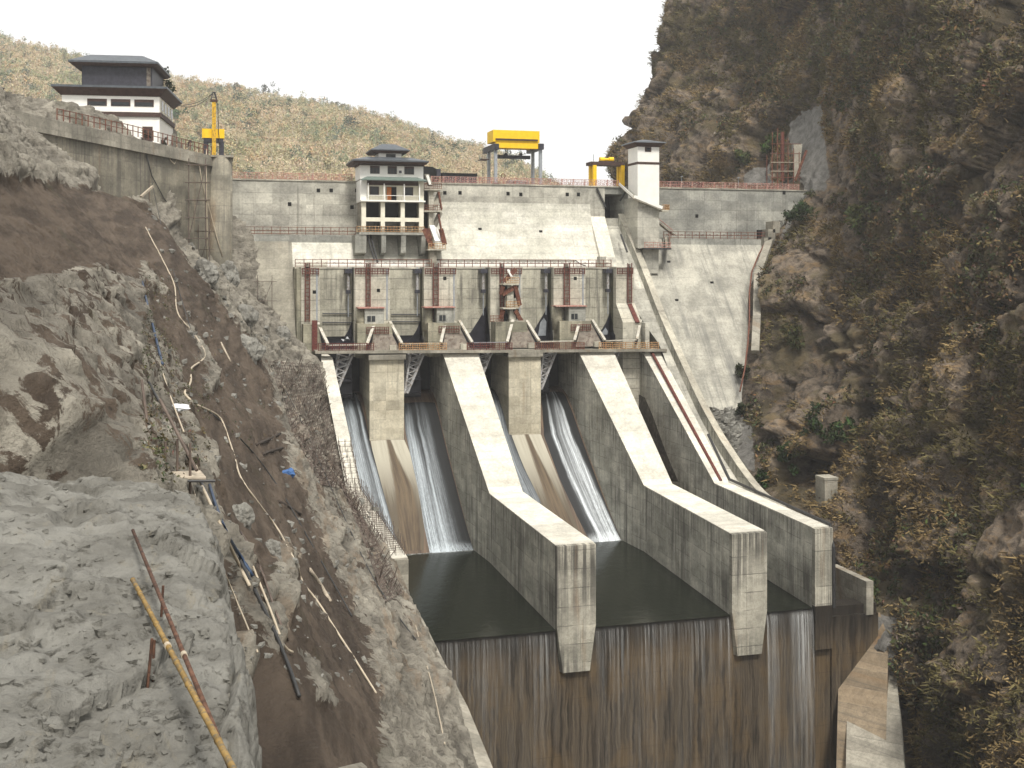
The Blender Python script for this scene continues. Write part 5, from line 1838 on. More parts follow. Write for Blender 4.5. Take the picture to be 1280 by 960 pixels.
# concrete block of the left bank below the wall
m = MB()
prev = None
bank = thing('bank_wall', 'pale stained concrete face of the left bank at the weir', 'wall', (22, 112, -60))
st_ = [(142, 23.6, 24.9, -41.5), (128, 22.8, 24.3, -40.2), (112, 21.7, 23.2, -39.2), (98, 21.3, 22.6, -38.8), (82, 20, 21.4, -38.6)]
for (Y, a, b, z) in st_:
    m.v += [(a - 2, Y, -80), (b, Y, -80), (b, Y, z), (a - 2, Y, z + .6)]
for i in range(len(st_) - 1):
    p, q = i * 4, i * 4 + 4
    m.f += [(p, q, q + 3, p + 3), (p + 1, p + 2, q + 2, q + 1), (p + 3, q + 3, q + 2, p + 2)]
m.f += [(0, 3, 2, 1), (16, 17, 18, 19)]
m.build('wall_face', M['old'], bank)

# ------------------------------------------------------------------ plank platform and poles
pf = thing('plank_platform', 'small platform of pale planks on poles jutting from the left slope', 'platform', at(225, 598, 40))
a0, a1, b0, b1 = at(193, 592, 42.5), at(250, 589, 42.5), at(196, 597, 40.5), at(258, 598, 40.5)
for k in range(6):
    t = (k + .5) / 6
    MB().bar(a0.lerp(b0, t), a1.lerp(b1, t), .3, .06).build('plank', M['wood'], pf)
for (p, dx) in ((a0.lerp(b0, .8), .3), (a1.lerp(b1, .8), -.5), (a0.lerp(a1, .5), 0)):
    MB().tube([p + Vector((dx, 0, 1.2)), p + Vector((dx, .2, -2.6))], .045, 6).build('support_pole', M['wire'], pf)
MB().tube([b0 + Vector((-.5, 0, -.1)), b1 + Vector((.3, 0, -.1))], .05, 6).build('ledger', M['darkpipe'], pf)
for k, (pts, lab, r) in enumerate([([(177, 475), (193, 595)], 'dark rusty pole leaning at the left end of the plank platform', .05), ([(200, 500), (246, 588)], 'dark rusty pole slanting down to the right end of the plank platform', .06)]):
    A, B = at(*pts[0], 44), at(*pts[1], 41)
    one('scaffold_pole', lab, 'pole', M['wire'], MB().tube([A, B], r, 7))
# bamboo and rusty poles in the foreground
def mound(px, py, up=0.):
    return hit(px, py, up, BB, 15)


A = mound(166, 741) + Vector((0, 0, .2))
B = at(296, 970, A.y * .56)
bp = thing('bamboo_pole', 'thick yellow bamboo pole slanting across the lower left foreground', 'pole', B)
n = 9
m = MB()
for k in range(n):
    p, q = A.lerp(B, k / n), A.lerp(B, (k + 1) / n)
    m.tube([p, p.lerp(q, .06), p.lerp(q, .5), p.lerp(q, .94), q], [.041, .034, .033, .034, .041], 10, k in (0, n - 1))
m.build('cane', M['bamboo'], bp, smooth=True)
p = A.lerp(B, .47)
MB().tube([p + (B - A).normalized() * s_ * .05 for s_ in (-1, 1)], .044, 10).build('wire_tie', M['hose'], bp)
A = mound(166, 684) + Vector((0, 0, .3))
B = at(289, 962, A.y * .5)
rp = thing('rusty_pole', 'rust-orange steel pole slanting beside the yellow bamboo in the foreground', 'pole', B)
MB().tube([A, A.lerp(B, .45), B], .028, 10).build('tube', M['rustpole'], rp, smooth=True)
p = A.lerp(B, .68)
MB().tube([p + (B - A).normalized() * s_ * .05 for s_ in (-1, 1)], .038, 10).build('coupler', M['hose'], rp)
for k, (a, b, lab) in enumerate((((183, 845), (190, 798), 'short rusty bar standing on the pale bench, left of a pair'), ((190, 828), (193, 800), 'short rusty bar standing on the pale bench, right of a pair'),
                                 ((200, 772), (204, 732), 'thin rusty bar standing behind the foreground poles'))):
    p = mound(*a)
    d = p.y / at(a[0], a[1], 10).y * 10
    q = at(b[0], b[1], p.y)
    one('rebar_stub', lab, 'rebar', M['rustpole'], MB().tube([p - Vector((0, 0, .3)), q], .018, 6))
o = rock_mesh('plastic_sheet', hit(219, 510), .55, 31, M['sheet'], sq=(1.5, .6, .35))
tag(o, 'crumpled white plastic sheet on the slope above the plank platform', 'plastic sheet')
o = rock_mesh('tarp_bundle', hit(361, 592), .6, 35, M['tarp'], sq=(1, .7, .8))
tag(o, 'small blue tarp bundle at the right edge of the brown soil', 'tarp')

# ------------------------------------------------------------------ scaffolds on the slope
def scaffold(label, x0, x1, levels, Y, dY, deep, mat='wire', plank='wood', r=.08):
    t = thing('scaffold', label, 'scaffold', at((x0 + x1) / 2, levels[-1], Y), 'scaffolds on the left slope')
    zt, zb = at(x0, levels[0] - 8, Y).z, at(x0, levels[-1], Y).z - 1
    for px in (x0, x1):
        for y in (Y, Y + dY):
            x = xs(px, y)
            MB().tube([(x, y, zb), (x, y, zt)], r, 6).build('standard', M[mat], t)
    for ly in levels:
        a, b = at(x0 - 5, ly, Y - .2), at(x1 + 6, ly, Y - .2)
        MB().tube([a, b], r * .9, 6).build('ledger', M[mat], t)
        c = at((x0 + x1) / 2, ly, Y)
        MB().box(a.x + .3, b.x - .3, Y - .1, Y + dY * .8, c.z - .08, c.z).build('plank', M[plank], t)
    a, b = at(x0, levels[-1], Y - .1), at(x1, levels[0], Y - .1)
    MB().tube([a, b], r * .8, 6).build('brace', M[mat], t)
    return t


scaffold('dark pole scaffold between the wall scaffold and the boulders', 248, 262, (289, 312, 336), 216, 1.6, 0, r=.07)
scaffold('pole scaffold with broad pale planks between the boulders', 262, 291, (362, 390), 212, 1.8, 0, r=.08)
scaffold('pole scaffold with a pale rail above the brown hollow', 291, 311, (379, 390, 410), 211, 1.6, 0, r=.08)
scaffold('low pole scaffold on the concrete footing, lowest on the slope', 296, 311, (412, 440), 208, 1.6, 0, r=.08)
scaffold('slim pole scaffold standing against the streaked abutment wall', 236, 257, (206, 228, 250, 272, 298), 213.5, 1.4, 0, r=.09)
scaffold('small pole scaffold on the grey rib beside the dam', 322, 340, (352, 376, 398), 222, 1.4, 0, r=.06)
one('concrete_footing', 'grey rough concrete footing under the lowest scaffold', 'footing', M['slab'], MB().hexa([at(311, 440, 208), at(333, 440, 208), at(333, 438, 213), at(311, 438, 213), at(311, 408, 209), at(326, 400, 209), at(326, 398, 213), at(311, 405, 213)]))

# ================================================================== left abutment: wall, column, house, drill
wd = Vector((.5, .866, 0))
wn_ = Vector((.866, -.5, 0))
c0 = Vector((3.3, 228.5, 0))
ab = thing('abutment_wall', 'dark streaked concrete abutment wall with a round column at its right end', 'wall', (-3, 217, 0))


def wp(s, n, z):
    p = c0 - wd * s + wn_ * n
    return Vector((p.x, p.y, z))


m = MB()
m.hexa([wp(62, 0, -20), wp(0, 0, -20), wp(0, -6, -20), wp(62, -6, -20), wp(62, 0, 22.6), wp(0, 0, 21.2), wp(0, -6, 21.2), wp(62, -6, 22.6)])
m.build('wall', M['abut'], ab)
m = MB()
m.hexa([wp(62, .55, 20.4), wp(2, .55, 19.6), wp(2, 0.01, 19.6), wp(62, .01, 20.4), wp(62, .45, 22.9), wp(2, .45, 21.6), wp(2, 0.01, 21.6), wp(62, 0.01, 22.9)])
m.build('rough_cap', M['old'], ab)
cc = Vector((xs(276, 226), 226.2))
MB().tube([(cc.x, cc.y, -20), (cc.x, cc.y, 21.4)], 2.2, 28).build('round_column', M['abut'], ab, smooth=True)
MB().box(cc.x - 1.9, cc.x + 2.4, cc.y - 2.1, 236, 21.4, 21.75).build('column_cap', M['old'], ab)
railing('abutment_railing', 'rusty post railing along the top of the left abutment wall', [wp(50, .2, 22.7), wp(30, .2, 22.55), wp(4, .2, 21.75)], 1.7, 1.5, 'rust', rails=(.5, 1.0), infill=None, post_w=.16)
tag(MB().hexa([wp(70, -5.9, 20), wp(0, -5.9, 20), wp(0, -40, 20), wp(70, -40, 20), wp(70, -5.9, 22.5), wp(0, -5.9, 21.2), wp(0, -40, 21.2), wp(70, -40, 22.5)]).build('terrace', M['old']), kind='structure')
# hanging hoses on the wall
for k, (pts, lab) in enumerate([([(210, 176), (211, 190), (213, 200), (218, 205), (222, 198), (221, 180)], 'pale hose hanging in a loop over the abutment wall'),
                                ([(258, 186), (258, 230), (259, 290), (259, 330)], 'pale rope hanging straight down beside the round column'),
                                ([(246, 186), (252, 225), (262, 262), (272, 300), (278, 320)], 'pale rope slanting down across the round column'),
                                ([(182, 190), (190, 220), (205, 248), (216, 262)], 'dark rope slanting down the left part of the abutment wall')]):
    P = []
    for px, py in pts:
        a = TH + math.atan((px - 640) / F)
        ta = math.tan(a)
        s = (c0.x - ta * c0.y) / (wd.x - ta * wd.y)
        p = c0 - wd * s + wn_ * .8
        if px > 256:
            p.y = min(p.y, cc.y - 2.4)
        P.append(at(px, py, p.y))
    one('hanging_rope', lab, 'rope', M['hose'] if k < 3 else M['darkpipe'], MB().tube(P, .09, 6), 'ropes on the abutment', smooth=True)
# bracket debris at the left edge of the wall
one('timber_pole', 'pale timber prop jutting from the rock below the abutment wall', 'pole', M['wood'], MB().bar(at(176, 246, 196), at(191, 233, 199), .35))

# house at the top left, turned a little to the right
cor = at(199.4, 165, 216)        # the corner nearest the camera
zb0 = 21.5
hh = thing('hill_house', 'white two-storey house with wide dark eaves above the abutment wall', 'house', (cor.x, 216, zb0))
hz = lambda py: at(199, py, 216).z
ztop = hz(121)
x1, y0 = cor.x, 216.
x0, y1 = x1 - 17, y0 + 16
zmid0, zmid1 = hz(146.5), hz(141)
MB().box(x0, x1, y0, y1, zb0, zmid0).build('wall', M['white'], hh)
MB().box(x0 - .35, x1 + .35, y0 - .35, y1 + .35, zmid0, zmid1).build('band', M['timber'], hh)
MB().box(x0, x1, y0, y1, zmid1, ztop).build('wall', M['white'], hh)
for k in range(4):
    ya = y0 + 1.2 + k * 3.6
    f = MB().box(x1 - .05, x1 + .1, ya, ya + 2.7, zmid1 + .35, ztop - .25).build('window', M['cream'], hh)
    MB().box(x1 + .101, x1 + .14, ya + .35, ya + 2.35, zmid1 + .6, ztop - .5).build('pane', M['glass'], f)
for k, xa in enumerate((x1 - 4.4, x1 - 8.5, x1 - 12.6)):
    f = MB().box(xa, xa + 3.4, y0 - .1, y0 + .05, hz(133.5), hz(125)).build('window', M['timber'], hh)
    MB().box(xa + .2, xa + 3.2, y0 - .13, y0 - .101, hz(133), hz(128.5)).build('pane', M['glass'], f)
d = MB().box(x1 - 3.0, x1 - 1.2, y0 - .08, y0 + .05, zb0 + .5, hz(158.5)).build('door', M['timber'], hh)
MB().box(x1 - 1.5, x1 - 1.4, y0 - .12, y0 - .081, zb0 + 1.4, zb0 + 1.7).build('handle', M['steel'], d)
MB().box(x1 - .05, x1 + .06, y0 + 1.5, y0 + 2.8, zb0 + .5, zb0 + 2.2).build('window', M['timber'], hh)
ov = 1.5
m = MB()
m.hexa([(x0 - .2, y0 - .2, ztop), (x1 + .2, y0 - .2, ztop), (x1 + .2, y1 + .2, ztop), (x0 - .2, y1 + .2, ztop),
        (x0 - ov + .1, y0 - ov + .1, hz(112.5)), (x1 + ov - .1, y0 - ov + .1, hz(112.5)), (x1 + ov - .1, y1 + ov - .1, hz(112.5)), (x0 - ov + .1, y1 + ov - .1, hz(112.5))])
m.build('cornice', M['timber'], hh)
hip('roof', x0 - ov, x1 + ov, y0 - ov, y1 + ov, hz(109.5), .4, hz(106), 4.5, 4.5, M['roof'], hh)
zz = hz(107)
MB().box(x0 + 3, x1 - 1.6, y0 + 2, y1 - 2, zz - .5, zz + 4.0).build('upper_storey', M['dsteel'], hh)
MB().box(x1 - 2.6, x1 - 1.9, y0 + 1.9, y0 + 2.6, zz - .4, zz + 4.0).build('corner_post', M['brownplate'], hh)
hip('upper_roof', x0 + 1, x1 - .4, y0 + .5, y1 - .5, zz + 4.4, .35, zz + 6.0, 3.2, 3.2, M['roof'], hh)
hh.rotation_euler = (0, 0, -R(7))

# drill rig on the column
dr = thing('drill_rig', 'yellow drilling rig with tall slim mast on the round abutment column', 'drill rig', (cc.x, cc.y, 21.7))
YD = 225.
bx0, bx1 = xs(252.5, YD), xs(280.5, YD)
MB().box(bx0, bx1, YD, YD + 2.4, at(266, 172.5, YD).z, at(266, 161, YD).z).build('housing', M['yellow'], dr)
MB().box(bx0 + .3, bx1 - .2, YD + .1, YD + 2.2, at(266, 177.5, YD).z, at(266, 172.6, YD).z).build('engine', M['dsteel'], dr)
for px in (257.5, 277):
    x = xs(px, YD)
    MB().box(x - .45, x + .45, YD + .2, YD + 2.0, 21.75, at(266, 177.4, YD).z).build('support', M['dsteel'], dr)
x = xs(267.5, YD - .5)
mast = MB().box(x - .36, x + .36, YD - .9, YD - .2, 21.75, at(266, 127, YD).z).build('mast', M['yellow2'], dr)
ztp = at(266, 126, YD).z
MB().box(x - .7, x + .7, YD - 1.0, YD - .1, ztp - .3, ztp + .15).build('mast_head', M['timber'], dr)
q = MB()
for s_ in (-1, 1):
    q.bar((x + .6 * s_, YD - .5, ztp), (x + .15 * s_, YD - .5, ztp + 1.6), .16)
q.bar((x - .3, YD - .5, ztp + 1.55), (x + .3, YD - .5, ztp + 1.55), .2)
q.bar((x - .5, YD - .5, ztp + .6), (x + .5, YD - .5, ztp + .6), .1)
q.build('crown', M['dsteel'], dr)
tp = Vector((x, YD - .5, ztp + 1.6))
MB().tube([tp, Vector((x + .7, YD - .8, ztp - 1)), Vector((x + .85, YD - .8, 26)), Vector((x + 1.1, YD - .5, 23.5))], .07, 6).build('feed_hose', M['darkpipe'], dr)
house_pt = at(221, 131, 214)
for k, sg in enumerate((1.2, 1.9)):
    P = [tp.lerp(house_pt, t) + Vector((0, 0, -sg * 4 * t * (1 - t) * .7)) for t in np.linspace(0, 1, 13)]
    one('rig_cable', ('upper' if k == 0 else 'lower') + ' green-grey cable hanging from the rig mast to the house eaves', 'cable', M['darkpipe'], MB().tube(P, .06, 5), 'cables from the drill rig', smooth=True)

# person leaning at the railing
def skin_figure(name, verts, edges, mat, parent, root=0, sub=2):
    me = bpy.data.meshes.new(name)
    me.from_pydata([tuple(Vector(v[:3])) for v in verts], edges, [])
    o = bpy.data.objects.new(name, me)
    COL.objects.link(o)
    md = o.modifiers.new('skin', 'SKIN')
    sv = me.skin_vertices[0].data
    for i, v in enumerate(verts):
        r_ = v[3]
        sv[i].radius = (r_, r_ if len(v) < 5 else v[4])
    sv[root].use_root = True
    s = o.modifiers.new('sub', 'SUBSURF')
    s.levels = s.render_levels = sub
    me.materials.append(mat)
    o.parent = parent
    ORIGIN[o.name] = ORIGIN[parent.name]
    return o


foot = at(236, 177, 214.0)
foot.z = 22.0
pe = thing('person', 'person in dark clothes bending forward behind the abutment railing', 'person', foot)
V = [(0, 0, .95, .15, .11), (.1, -.02, 1.15, .15, .11), (.28, -.03, 1.34, .17, .12), (.40, -.03, 1.42, .06), (.5, -.04, 1.47, .09, .1), (.55, -.04, 1.53, .085, .095),
     (.02, -.12, .9, .085), (.02, -.14, .5, .065), (-.04, -.14, .08, .045), (.1, -.15, .04, .035),
     (-.02, .12, .9, .085), (-.12, .13, .5, .065), (-.2, .13, .08, .045), (-.06, .13, .04, .035),
     (.3, -.22, 1.32, .06), (.4, -.24, 1.06, .048), (.58, -.2, .95, .035), (.66, -.2, .94, .025),
     (.28, .17, 1.32, .06), (.38, .19, 1.06, .048), (.56, .17, .94, .035), (.64, .17, .93, .025)]
Ed = [(0, 1), (1, 2), (2, 3), (3, 4), (4, 5), (0, 6), (6, 7), (7, 8), (8, 9), (0, 10), (10, 11), (11, 12), (12, 13), (2, 14), (14, 15), (15, 16), (16, 17), (2, 18), (18, 19), (19, 20), (20, 21)]
skin_figure('body', V, Ed, M['skin'], pe)
Vj = [(a, b, c, r_[0] * 1.15 + .008) + ((r_[1] * 1.15 + .008,) if len(r_) > 1 else ()) for (a, b, c, *r_) in (V[0], V[1], V[2], V[14], V[15], V[16], V[18], V[19], V[20])]
skin_figure('jacket', Vj, [(0, 1), (1, 2), (2, 3), (3, 4), (4, 5), (2, 6), (6, 7), (7, 8)], M['shirt'], pe)
Vt = [(a, b, c, r_[0] * 1.15 + .01) + ((r_[1] * 1.15 + .01,) if len(r_) > 1 else ()) for (a, b, c, *r_) in (V[0], V[6], V[7], V[8], V[10], V[11], V[12])]
skin_figure('trousers', Vt, [(0, 1), (1, 2), (2, 3), (0, 4), (4, 5), (5, 6)], M['trousers'], pe)
skin_figure('hair', [(.47, -.04, 1.53, .1), (.56, -.04, 1.575, .095)], [(0, 1)], M['hair'], pe, 0, 2)

# ================================================================== RIGHT CLIFF
cp = [(993, 238, 236.2), (972, 278, 234.5), (956, 305, 232), (941, 345, 224), (938, 420, 215), (930, 480, 208), (922, 528, 204), (936, 575, 194), (962, 618, 184), (1042, 668, 168), (1060, 712, 166), (1085, 745, 158), (1060, 800, 152),
      (1102, 120, 208), (1102, 300, 192), (1102, 500, 176), (1102, 700, 164), (1102, 860, 148), (1190, 200, 178), (1190, 450, 160), (1190, 700, 146),
      (1280, 60, 168), (1280, 300, 150), (1280, 500, 140), (1280, 750, 128), (1280, 960, 116),
      (1030, 200, 234), (1030, 300, 218), (1020, 400, 207), (1010, 500, 197), (1012, 600, 183), (1040, 250, 226),
      (995, 150, 258), (965, 215, 258), (900, 180, 276), (850, 215, 286), (850, 130, 298), (792, 200, 302), (776, 182, 314), (812, 110, 322), (830, 40, 330), (900, 100, 298), (1000, 90, 258), (1050, 90, 236), (1060, 10, 240), (950, 20, 285)]
C = [tuple(at(*p)) for p in cp]
C += [(185, 352, z) for z in (-20, 20, 60)] + [(98, 120, -72), (97, 150, -72), (110, 236, -30), (118, 260, -10), (116, 300, 5), (150, 200, 90), (160, 150, 85), (150, 260, 95), (150, 320, 95), (110, 95, -60), (118, 95, 0)]
cfn = tps(C, smooth=15.0)
ny, nz = 600, 440
Yg, Zg = np.linspace(92, 350, ny), np.linspace(92, -78, nz)
YY, ZZ = np.meshgrid(Yg, Zg, indexing='ij')
Xb = cfn(YY.ravel(), ZZ.ravel())
p3 = np.stack([Xb, YY.ravel(), ZZ.ravel()], -1)
rel = fbm(p3 * .035, 4, 101) * 3.4 + (fbm(p3 * .09, 5, 111, .55, True)) * 2.0 + fbm(p3 * .3, 5, 121, .6) * 1.3 + np.abs(fbm(p3 * np.array([.22, .22, .1]), 4, 131)) * 2.4 - .8
rel = rel * .8 + 0
b0, b1, b2 = facets(p3, (15., 15., 24.), 141, 1.6, .35), facets(p3, (5.0, 5.5, 9.0), 142, 1.5, .3), facets(p3, (1.6, 1.8, 2.8), 143, 1.4)
rel += b0 * 5.4 + b1 * 1.5 + b2 * .45
rel -= 3.0 * sstep(.55, .8, fbm(p3 * np.array([.06, .06, .022]), 4, 151, .5, True))
tone = b0 * .4 + b1 * .5 + b2 * .3
con = np.clip(np.abs(p3[:, 1] - 236) / 30, .35, 1)
vx, vy = proj(p3[:, 0], p3[:, 1], p3[:, 2])
shot = np.zeros(len(p3))
for poly in ([(985, 152), (1000, 142), (1026, 132), (1030, 180), (1032, 236), (1015, 242), (996, 236), (1000, 200), (985, 175)], [(990, 240), (1006, 236), (1000, 262), (975, 300), (958, 308), (972, 276)],
             [(935, 215), (958, 200), (965, 230), (930, 230)], [(905, 520), (925, 530), (928, 585), (905, 575)], [(1070, 760), (1102, 770), (1102, 864), (1060, 864)]):
    shot = np.maximum(shot, sstep(-8, 6, poly_sd(vx, vy, poly)))
rel *= (1 - .6 * shot)
# keep clear of the dam face along the contact
d_contact = poly_sd(vx, vy, [(825, 230), (990, 232), (954, 306), (938, 345), (934, 420), (926, 480), (918, 530), (935, 580), (962, 622), (880, 560), (825, 330)])
behind = (p3[:, 1] < 236.5)
near = sstep(-34, -2, d_contact) * behind
rel = np.where(p3[:, 1] > 285, np.clip(rel, -3.5, 3.5), rel)
rel = rel * con * (1 - near) - 2.6 * near
p3[:, 0] -= rel * .95
p3[:, 2] += rel * .25
cl_o = grid_mesh('cliff', p3.reshape(ny, nz, 3), M['cliff'], attrs={'shotcrete': shot, 'tone': tone}, smooth=False, flip=True)
tag(cl_o, kind='structure')
CB = bvh(cl_o)


def chit(px, py, up=0., default=220.):
    return hit(px, py, up, CB, default)


# undergrowth: dry shrubs over the whole face
cands = RNG.integers(0, ny * nz, 60000)
base = p3[cands]
vx2, vy2 = proj(base[:, 0], base[:, 1], base[:, 2])
dens = fbm(base * .07, 4, 201) + .35 * fbm(base * .25, 3, 211)
keep = (dens > .14) & (shot[cands] < .3) & (vx2 > 740) & (vx2 < 1330) & (vy2 > -40) & (vy2 < 1000)
dam_sd = poly_sd(vx2, vy2, [(825, 230), (1002, 228), (962, 306), (946, 345), (944, 420), (936, 480), (928, 540), (955, 600), (1045, 665), (1060, 760), (1060, 960), (700, 960), (700, 230)])
keep &= (dam_sd < -2) | (base[:, 1] > 250)
base = base[keep]
n = len(base)
tone = fbm(base * .05, 4, 231)[:, None] + .5 * RNG.normal(size=(n, 1)) * .5
pal = np.array([(.07, .06, .034), (.105, .08, .042), (.15, .105, .05), (.07, .075, .03), (.05, .058, .026), (.12, .105, .07)])
pick = np.clip(((tone[:, 0] + .55) / 1.1 * 6 + RNG.normal(size=n) * .9).astype(int), 0, 5)
cols = pal[pick] * (.65 + .6 * RNG.random((n, 1)))
rad = .5 + 1.7 * RNG.random(n) ** 3
rd = np.stack([rad, rad, rad * .8], 1)
tri, tc = leaves(base + np.array([-.3, -.15, .25]), rd, 16, .17 + .13 * rad, cols)
# dry grass hanging from the ledges
gi = RNG.integers(0, ny * nz, 110000)
gb = p3[gi]
gx, gy = proj(gb[:, 0], gb[:, 1], gb[:, 2])
gk = (fbm(gb * .06 + 40, 4, 251) + .4 * fbm(gb * .4, 3, 261) > -.1) & (shot[gi] < .3) & (gx > 740) & (gx < 1330) & (gy > -40) & (gy < 1000)
gs = poly_sd(gx, gy, [(825, 230), (1002, 228), (962, 306), (946, 345), (944, 420), (936, 480), (928, 540), (955, 600), (1045, 665), (1060, 760), (1060, 960), (700, 960), (700, 230)])
gb = gb[gk & ((gs < -2) | (gb[:, 1] > 250))]
ng = len(gb)
a = RNG.normal(size=(ng, 7, 3)) * np.array([.35, .5, .3]) + np.array([-.55, -.2, .35])
L_ = (.5 + .7 * RNG.random((ng, 7, 1)))
side = np.cross(a, RNG.normal(size=(ng, 7, 3)))
side /= np.linalg.norm(side, axis=2, keepdims=True)
r0 = gb[:, None] + RNG.normal(size=(ng, 7, 3)) * .45
tip = r0 + a * L_
gq = np.stack([r0 - side * .14, r0 + side * .14, tip + side * .03 - np.array([0, 0, .15]), tip - side * .03 - np.array([0, 0, .15])], 2).reshape(-1, 4, 3)
gt = fbm(gb * .08, 3, 271)[:, None]
gc = np.where(gt > 0, np.array([(.2, .145, .066)]), np.array([(.125, .106, .046)])) * (.6 + .7 * RNG.random((ng, 1)))
gc = np.repeat(gc, 7, 0) * (.75 + .5 * RNG.random((ng * 7, 1)))
tri, tc = np.concatenate([tri, gq]), np.concatenate([tc, gc])
o = soup('cliff_undergrowth', tri, tc, M['leaf'])
tag(o, 'dry brown and olive scrub covering the right cliff', 'undergrowth', kind='stuff')


def bush(label, px, py, r, col, tree='c', name='shrub', group='green shrubs on the right cliff'):
    p = chit(px, py)
    t = thing(name, label, 'shrub', p, group)
    n = 9
    rng = np.random.default_rng(int(px * 7 + py))
    cen = np.array(p)[None] + np.array([-.6, -.4, .5]) * r + rng.normal(size=(n, 3)) * r * .5
    tri, tc = leaves(cen, np.full(n, r * .5), 60, .22 * r ** .5 + .08, np.tile(np.array(col), (n, 1)) * (.7 + .6 * rng.random((n, 1))), rng=rng)
    soup('foliage', tri, tc, M['leaf'], t)
    MB().tube([p, p + Vector((-.5 * r, -.3 * r, .5 * r))], .12, 5).build('stem', M['bark'], t)


for (px, py, r, c, lab) in [(1065, 545, 2.3, (.04, .062, .022), 'mid green shrub in the lower middle of the right cliff'), (985, 575, 2.2, (.04, .065, .02), 'green shrub low on the cliff beside the chute wall'),
                            (958, 600, 1.8, (.035, .06, .018), 'green shrub just above the lower end of the chute wall'), (1010, 275, 3.0, (.03, .045, .018), 'dark green shrub below the grey rock patch'),
                            (965, 185, 3.4, (.045, .065, .02), 'mid green bush left of the scaffolded niche'), (930, 205, 2.6, (.05, .06, .022), 'olive bush on the cliff behind the crest'),
                            (1080, 280, 3.0, (.05, .055, .02), 'olive shrub at the right edge of the upper cliff'), (1000, 430, 2.8, (.055, .055, .02), 'olive shrub mass at the left middle of the cliff'),
                            (1030, 540, 2.6, (.035, .05, .02), 'dark green shrub left of the mid green one'), (1085, 745, 1.6, (.05, .07, .022), 'small green plant at the foot of the cliff by the low wall'),
                            (930, 470, 1.6, (.03, .035, .015), 'dark shrub hanging over the edge of the sloping dam face'), (925, 515, 1.7, (.028, .032, .015), 'dark shrub at the foot of the sloping dam face')]:
    bush(lab, px, py, r, c)

# bare tree on the cliff edge
def bare_tree(label, p, h, seed, name='bare_tree', spread=1.0, group=None):
    rng = random.Random(seed)
    t = thing(name, label, 'tree', p, group)
    m = MB()

    def br_(a, d, L, r, dep):
        b = a + d * L
        mid = a + d * L * .5 + Vector((rng.uniform(-.1, .1), rng.uniform(-.1, .1), 0)) * L
        m.tube([a, mid, b], [r, r * .8, r * .6], 4 if dep else 6, dep == 0)
        if dep < 4:
            for _ in range(3 if dep else 4):
                nd = (d + Vector((rng.uniform(-1, 1), rng.uniform(-1, 1), rng.uniform(-.2, .8))) * .75 * spread).normalized()
                br_(a.lerp(b, rng.uniform(.55, 1)), nd, L * rng.uniform(.5, .75), r * .55, dep + 1)
    tr = MB()
    br_(Vector(p), Vector((.05, 0, 1)), h * .38, h * .018, 0)
    m.build('branches', M['bark'], t)
    return t


bare_tree('leafless pale tree on the ridge above the small gantry', at(797, 172, 305), 9, 4)
bare_tree('small leafless sapling on the ridge left of the white tower', at(786, 165, 309), 5, 9)

# rock rubble at the dam toe, gravel
rb = MB()
for _ in range(420):
    px, py = random.uniform(892, 926), random.uniform(512, 592)
    if px < 885 + (py - 512) * .3:
        continue
    Y = 205 - (py - 520) * .22
    p = at(px, py, Y)
    yy = 235 - (6.7 - p.z) * 42 / 53.9
    p = at(px, py, yy - .5)
    add_rubble(p, random.choice((.25, .35, .5, .7)))
tag(rb.build('toe_gravel', M['bench']), 'pale gravel heaped at the toe of the sloping dam face', 'gravel', kind='stuff')

# contact pipe and strip along the right edge of the sloping face
P = [at(957, 302, 233.5), at(948, 318, 230), at(939, 340, 224.5), at(936, 365, 221), at(936, 400, 216.5), at(934, 430, 213.5), at(930, 462, 210), at(924, 490, 206.5)]
one('red_pipe', 'rust-red pipe along the edge where the dam face meets the cliff', 'pipe', M['rust'], MB().tube([p + Vector((0, -.3, .1)) for p in P], .16, 7), smooth=True)
m = MB()
P2 = [at(962, 302, 233), at(947, 345, 223.5), at(946, 400, 216), at(944, 440, 212)]
for a, b in zip(P2[:-1], P2[1:]):
    m.bar(a, b, 1.6, 1.2)
one('edge_strip', 'narrow stepped concrete strip between the dam face and the cliff', 'strip', M['old'], m)
m = MB()
for i, (px, py, w) in enumerate(((968, 280, 8), (962, 290, 9), (957, 300, 9))):
    p = at(px, py, 233.6)
    one('stone_step', ['upper', 'middle', 'lower'][i] + ' concrete step at the right end of the lower ledge', 'step', M['old'], MB().box(p.x - .9, p.x + .9, 232.6, 236, p.z - 2, p.z + .6), 'steps at the ledge')

# scaffold in the niche and its concrete buttress
t = thing('niche_scaffold', 'tall rusty scaffold in the rock niche above the right end of the crest', 'scaffold', at(982, 228, 239))
zA, zB = zg, at(985, 158, 239).z
for px, py0 in ((965, 190), (972, 160), (978, 165), (985, 172), (992, 185), (999, 190)):
    p = at(px, py0, 239)
    MB().tube([(p.x, 239, zA), (p.x, 239, p.z)], .11, 6).build('standard', M['rust'], t)
    MB().tube([(p.x, 241.5, zA), (p.x, 241.5, p.z - .5)], .1, 6).build('standard', M['rust'], t)
for py in (180, 192, 203, 214, 222):
    MB().tube([at(964, py, 238.9), at(1001, py, 238.9)], .1, 6).build('ledger', M['wood'] if py in (203, 214) else M['rust'], t)
MB().bar(at(978, 226, 239.2), at(978, 165, 239.2), .7, .4).build('hoist_shaft', M['redoxide'], t)
one('concrete_buttress', 'pale concrete buttress in the rock niche beside the rusty scaffold', 'buttress', M['slab'], MB().hexa([at(992, 228, 243), at(998, 228, 243), at(998, 228, 247), at(992, 228, 247), at(992, 180, 243), at(1003, 180, 243), at(1003, 180, 247), at(992, 180, 247)]))
m = MB()
m.bar(at(994, 226, 238.6), at(1008, 188, 238.6), .5, .4)
one('sloping_chute', 'rust-stained chute sloping up the grey rock right of the scaffold', 'chute', M['rust'], m)

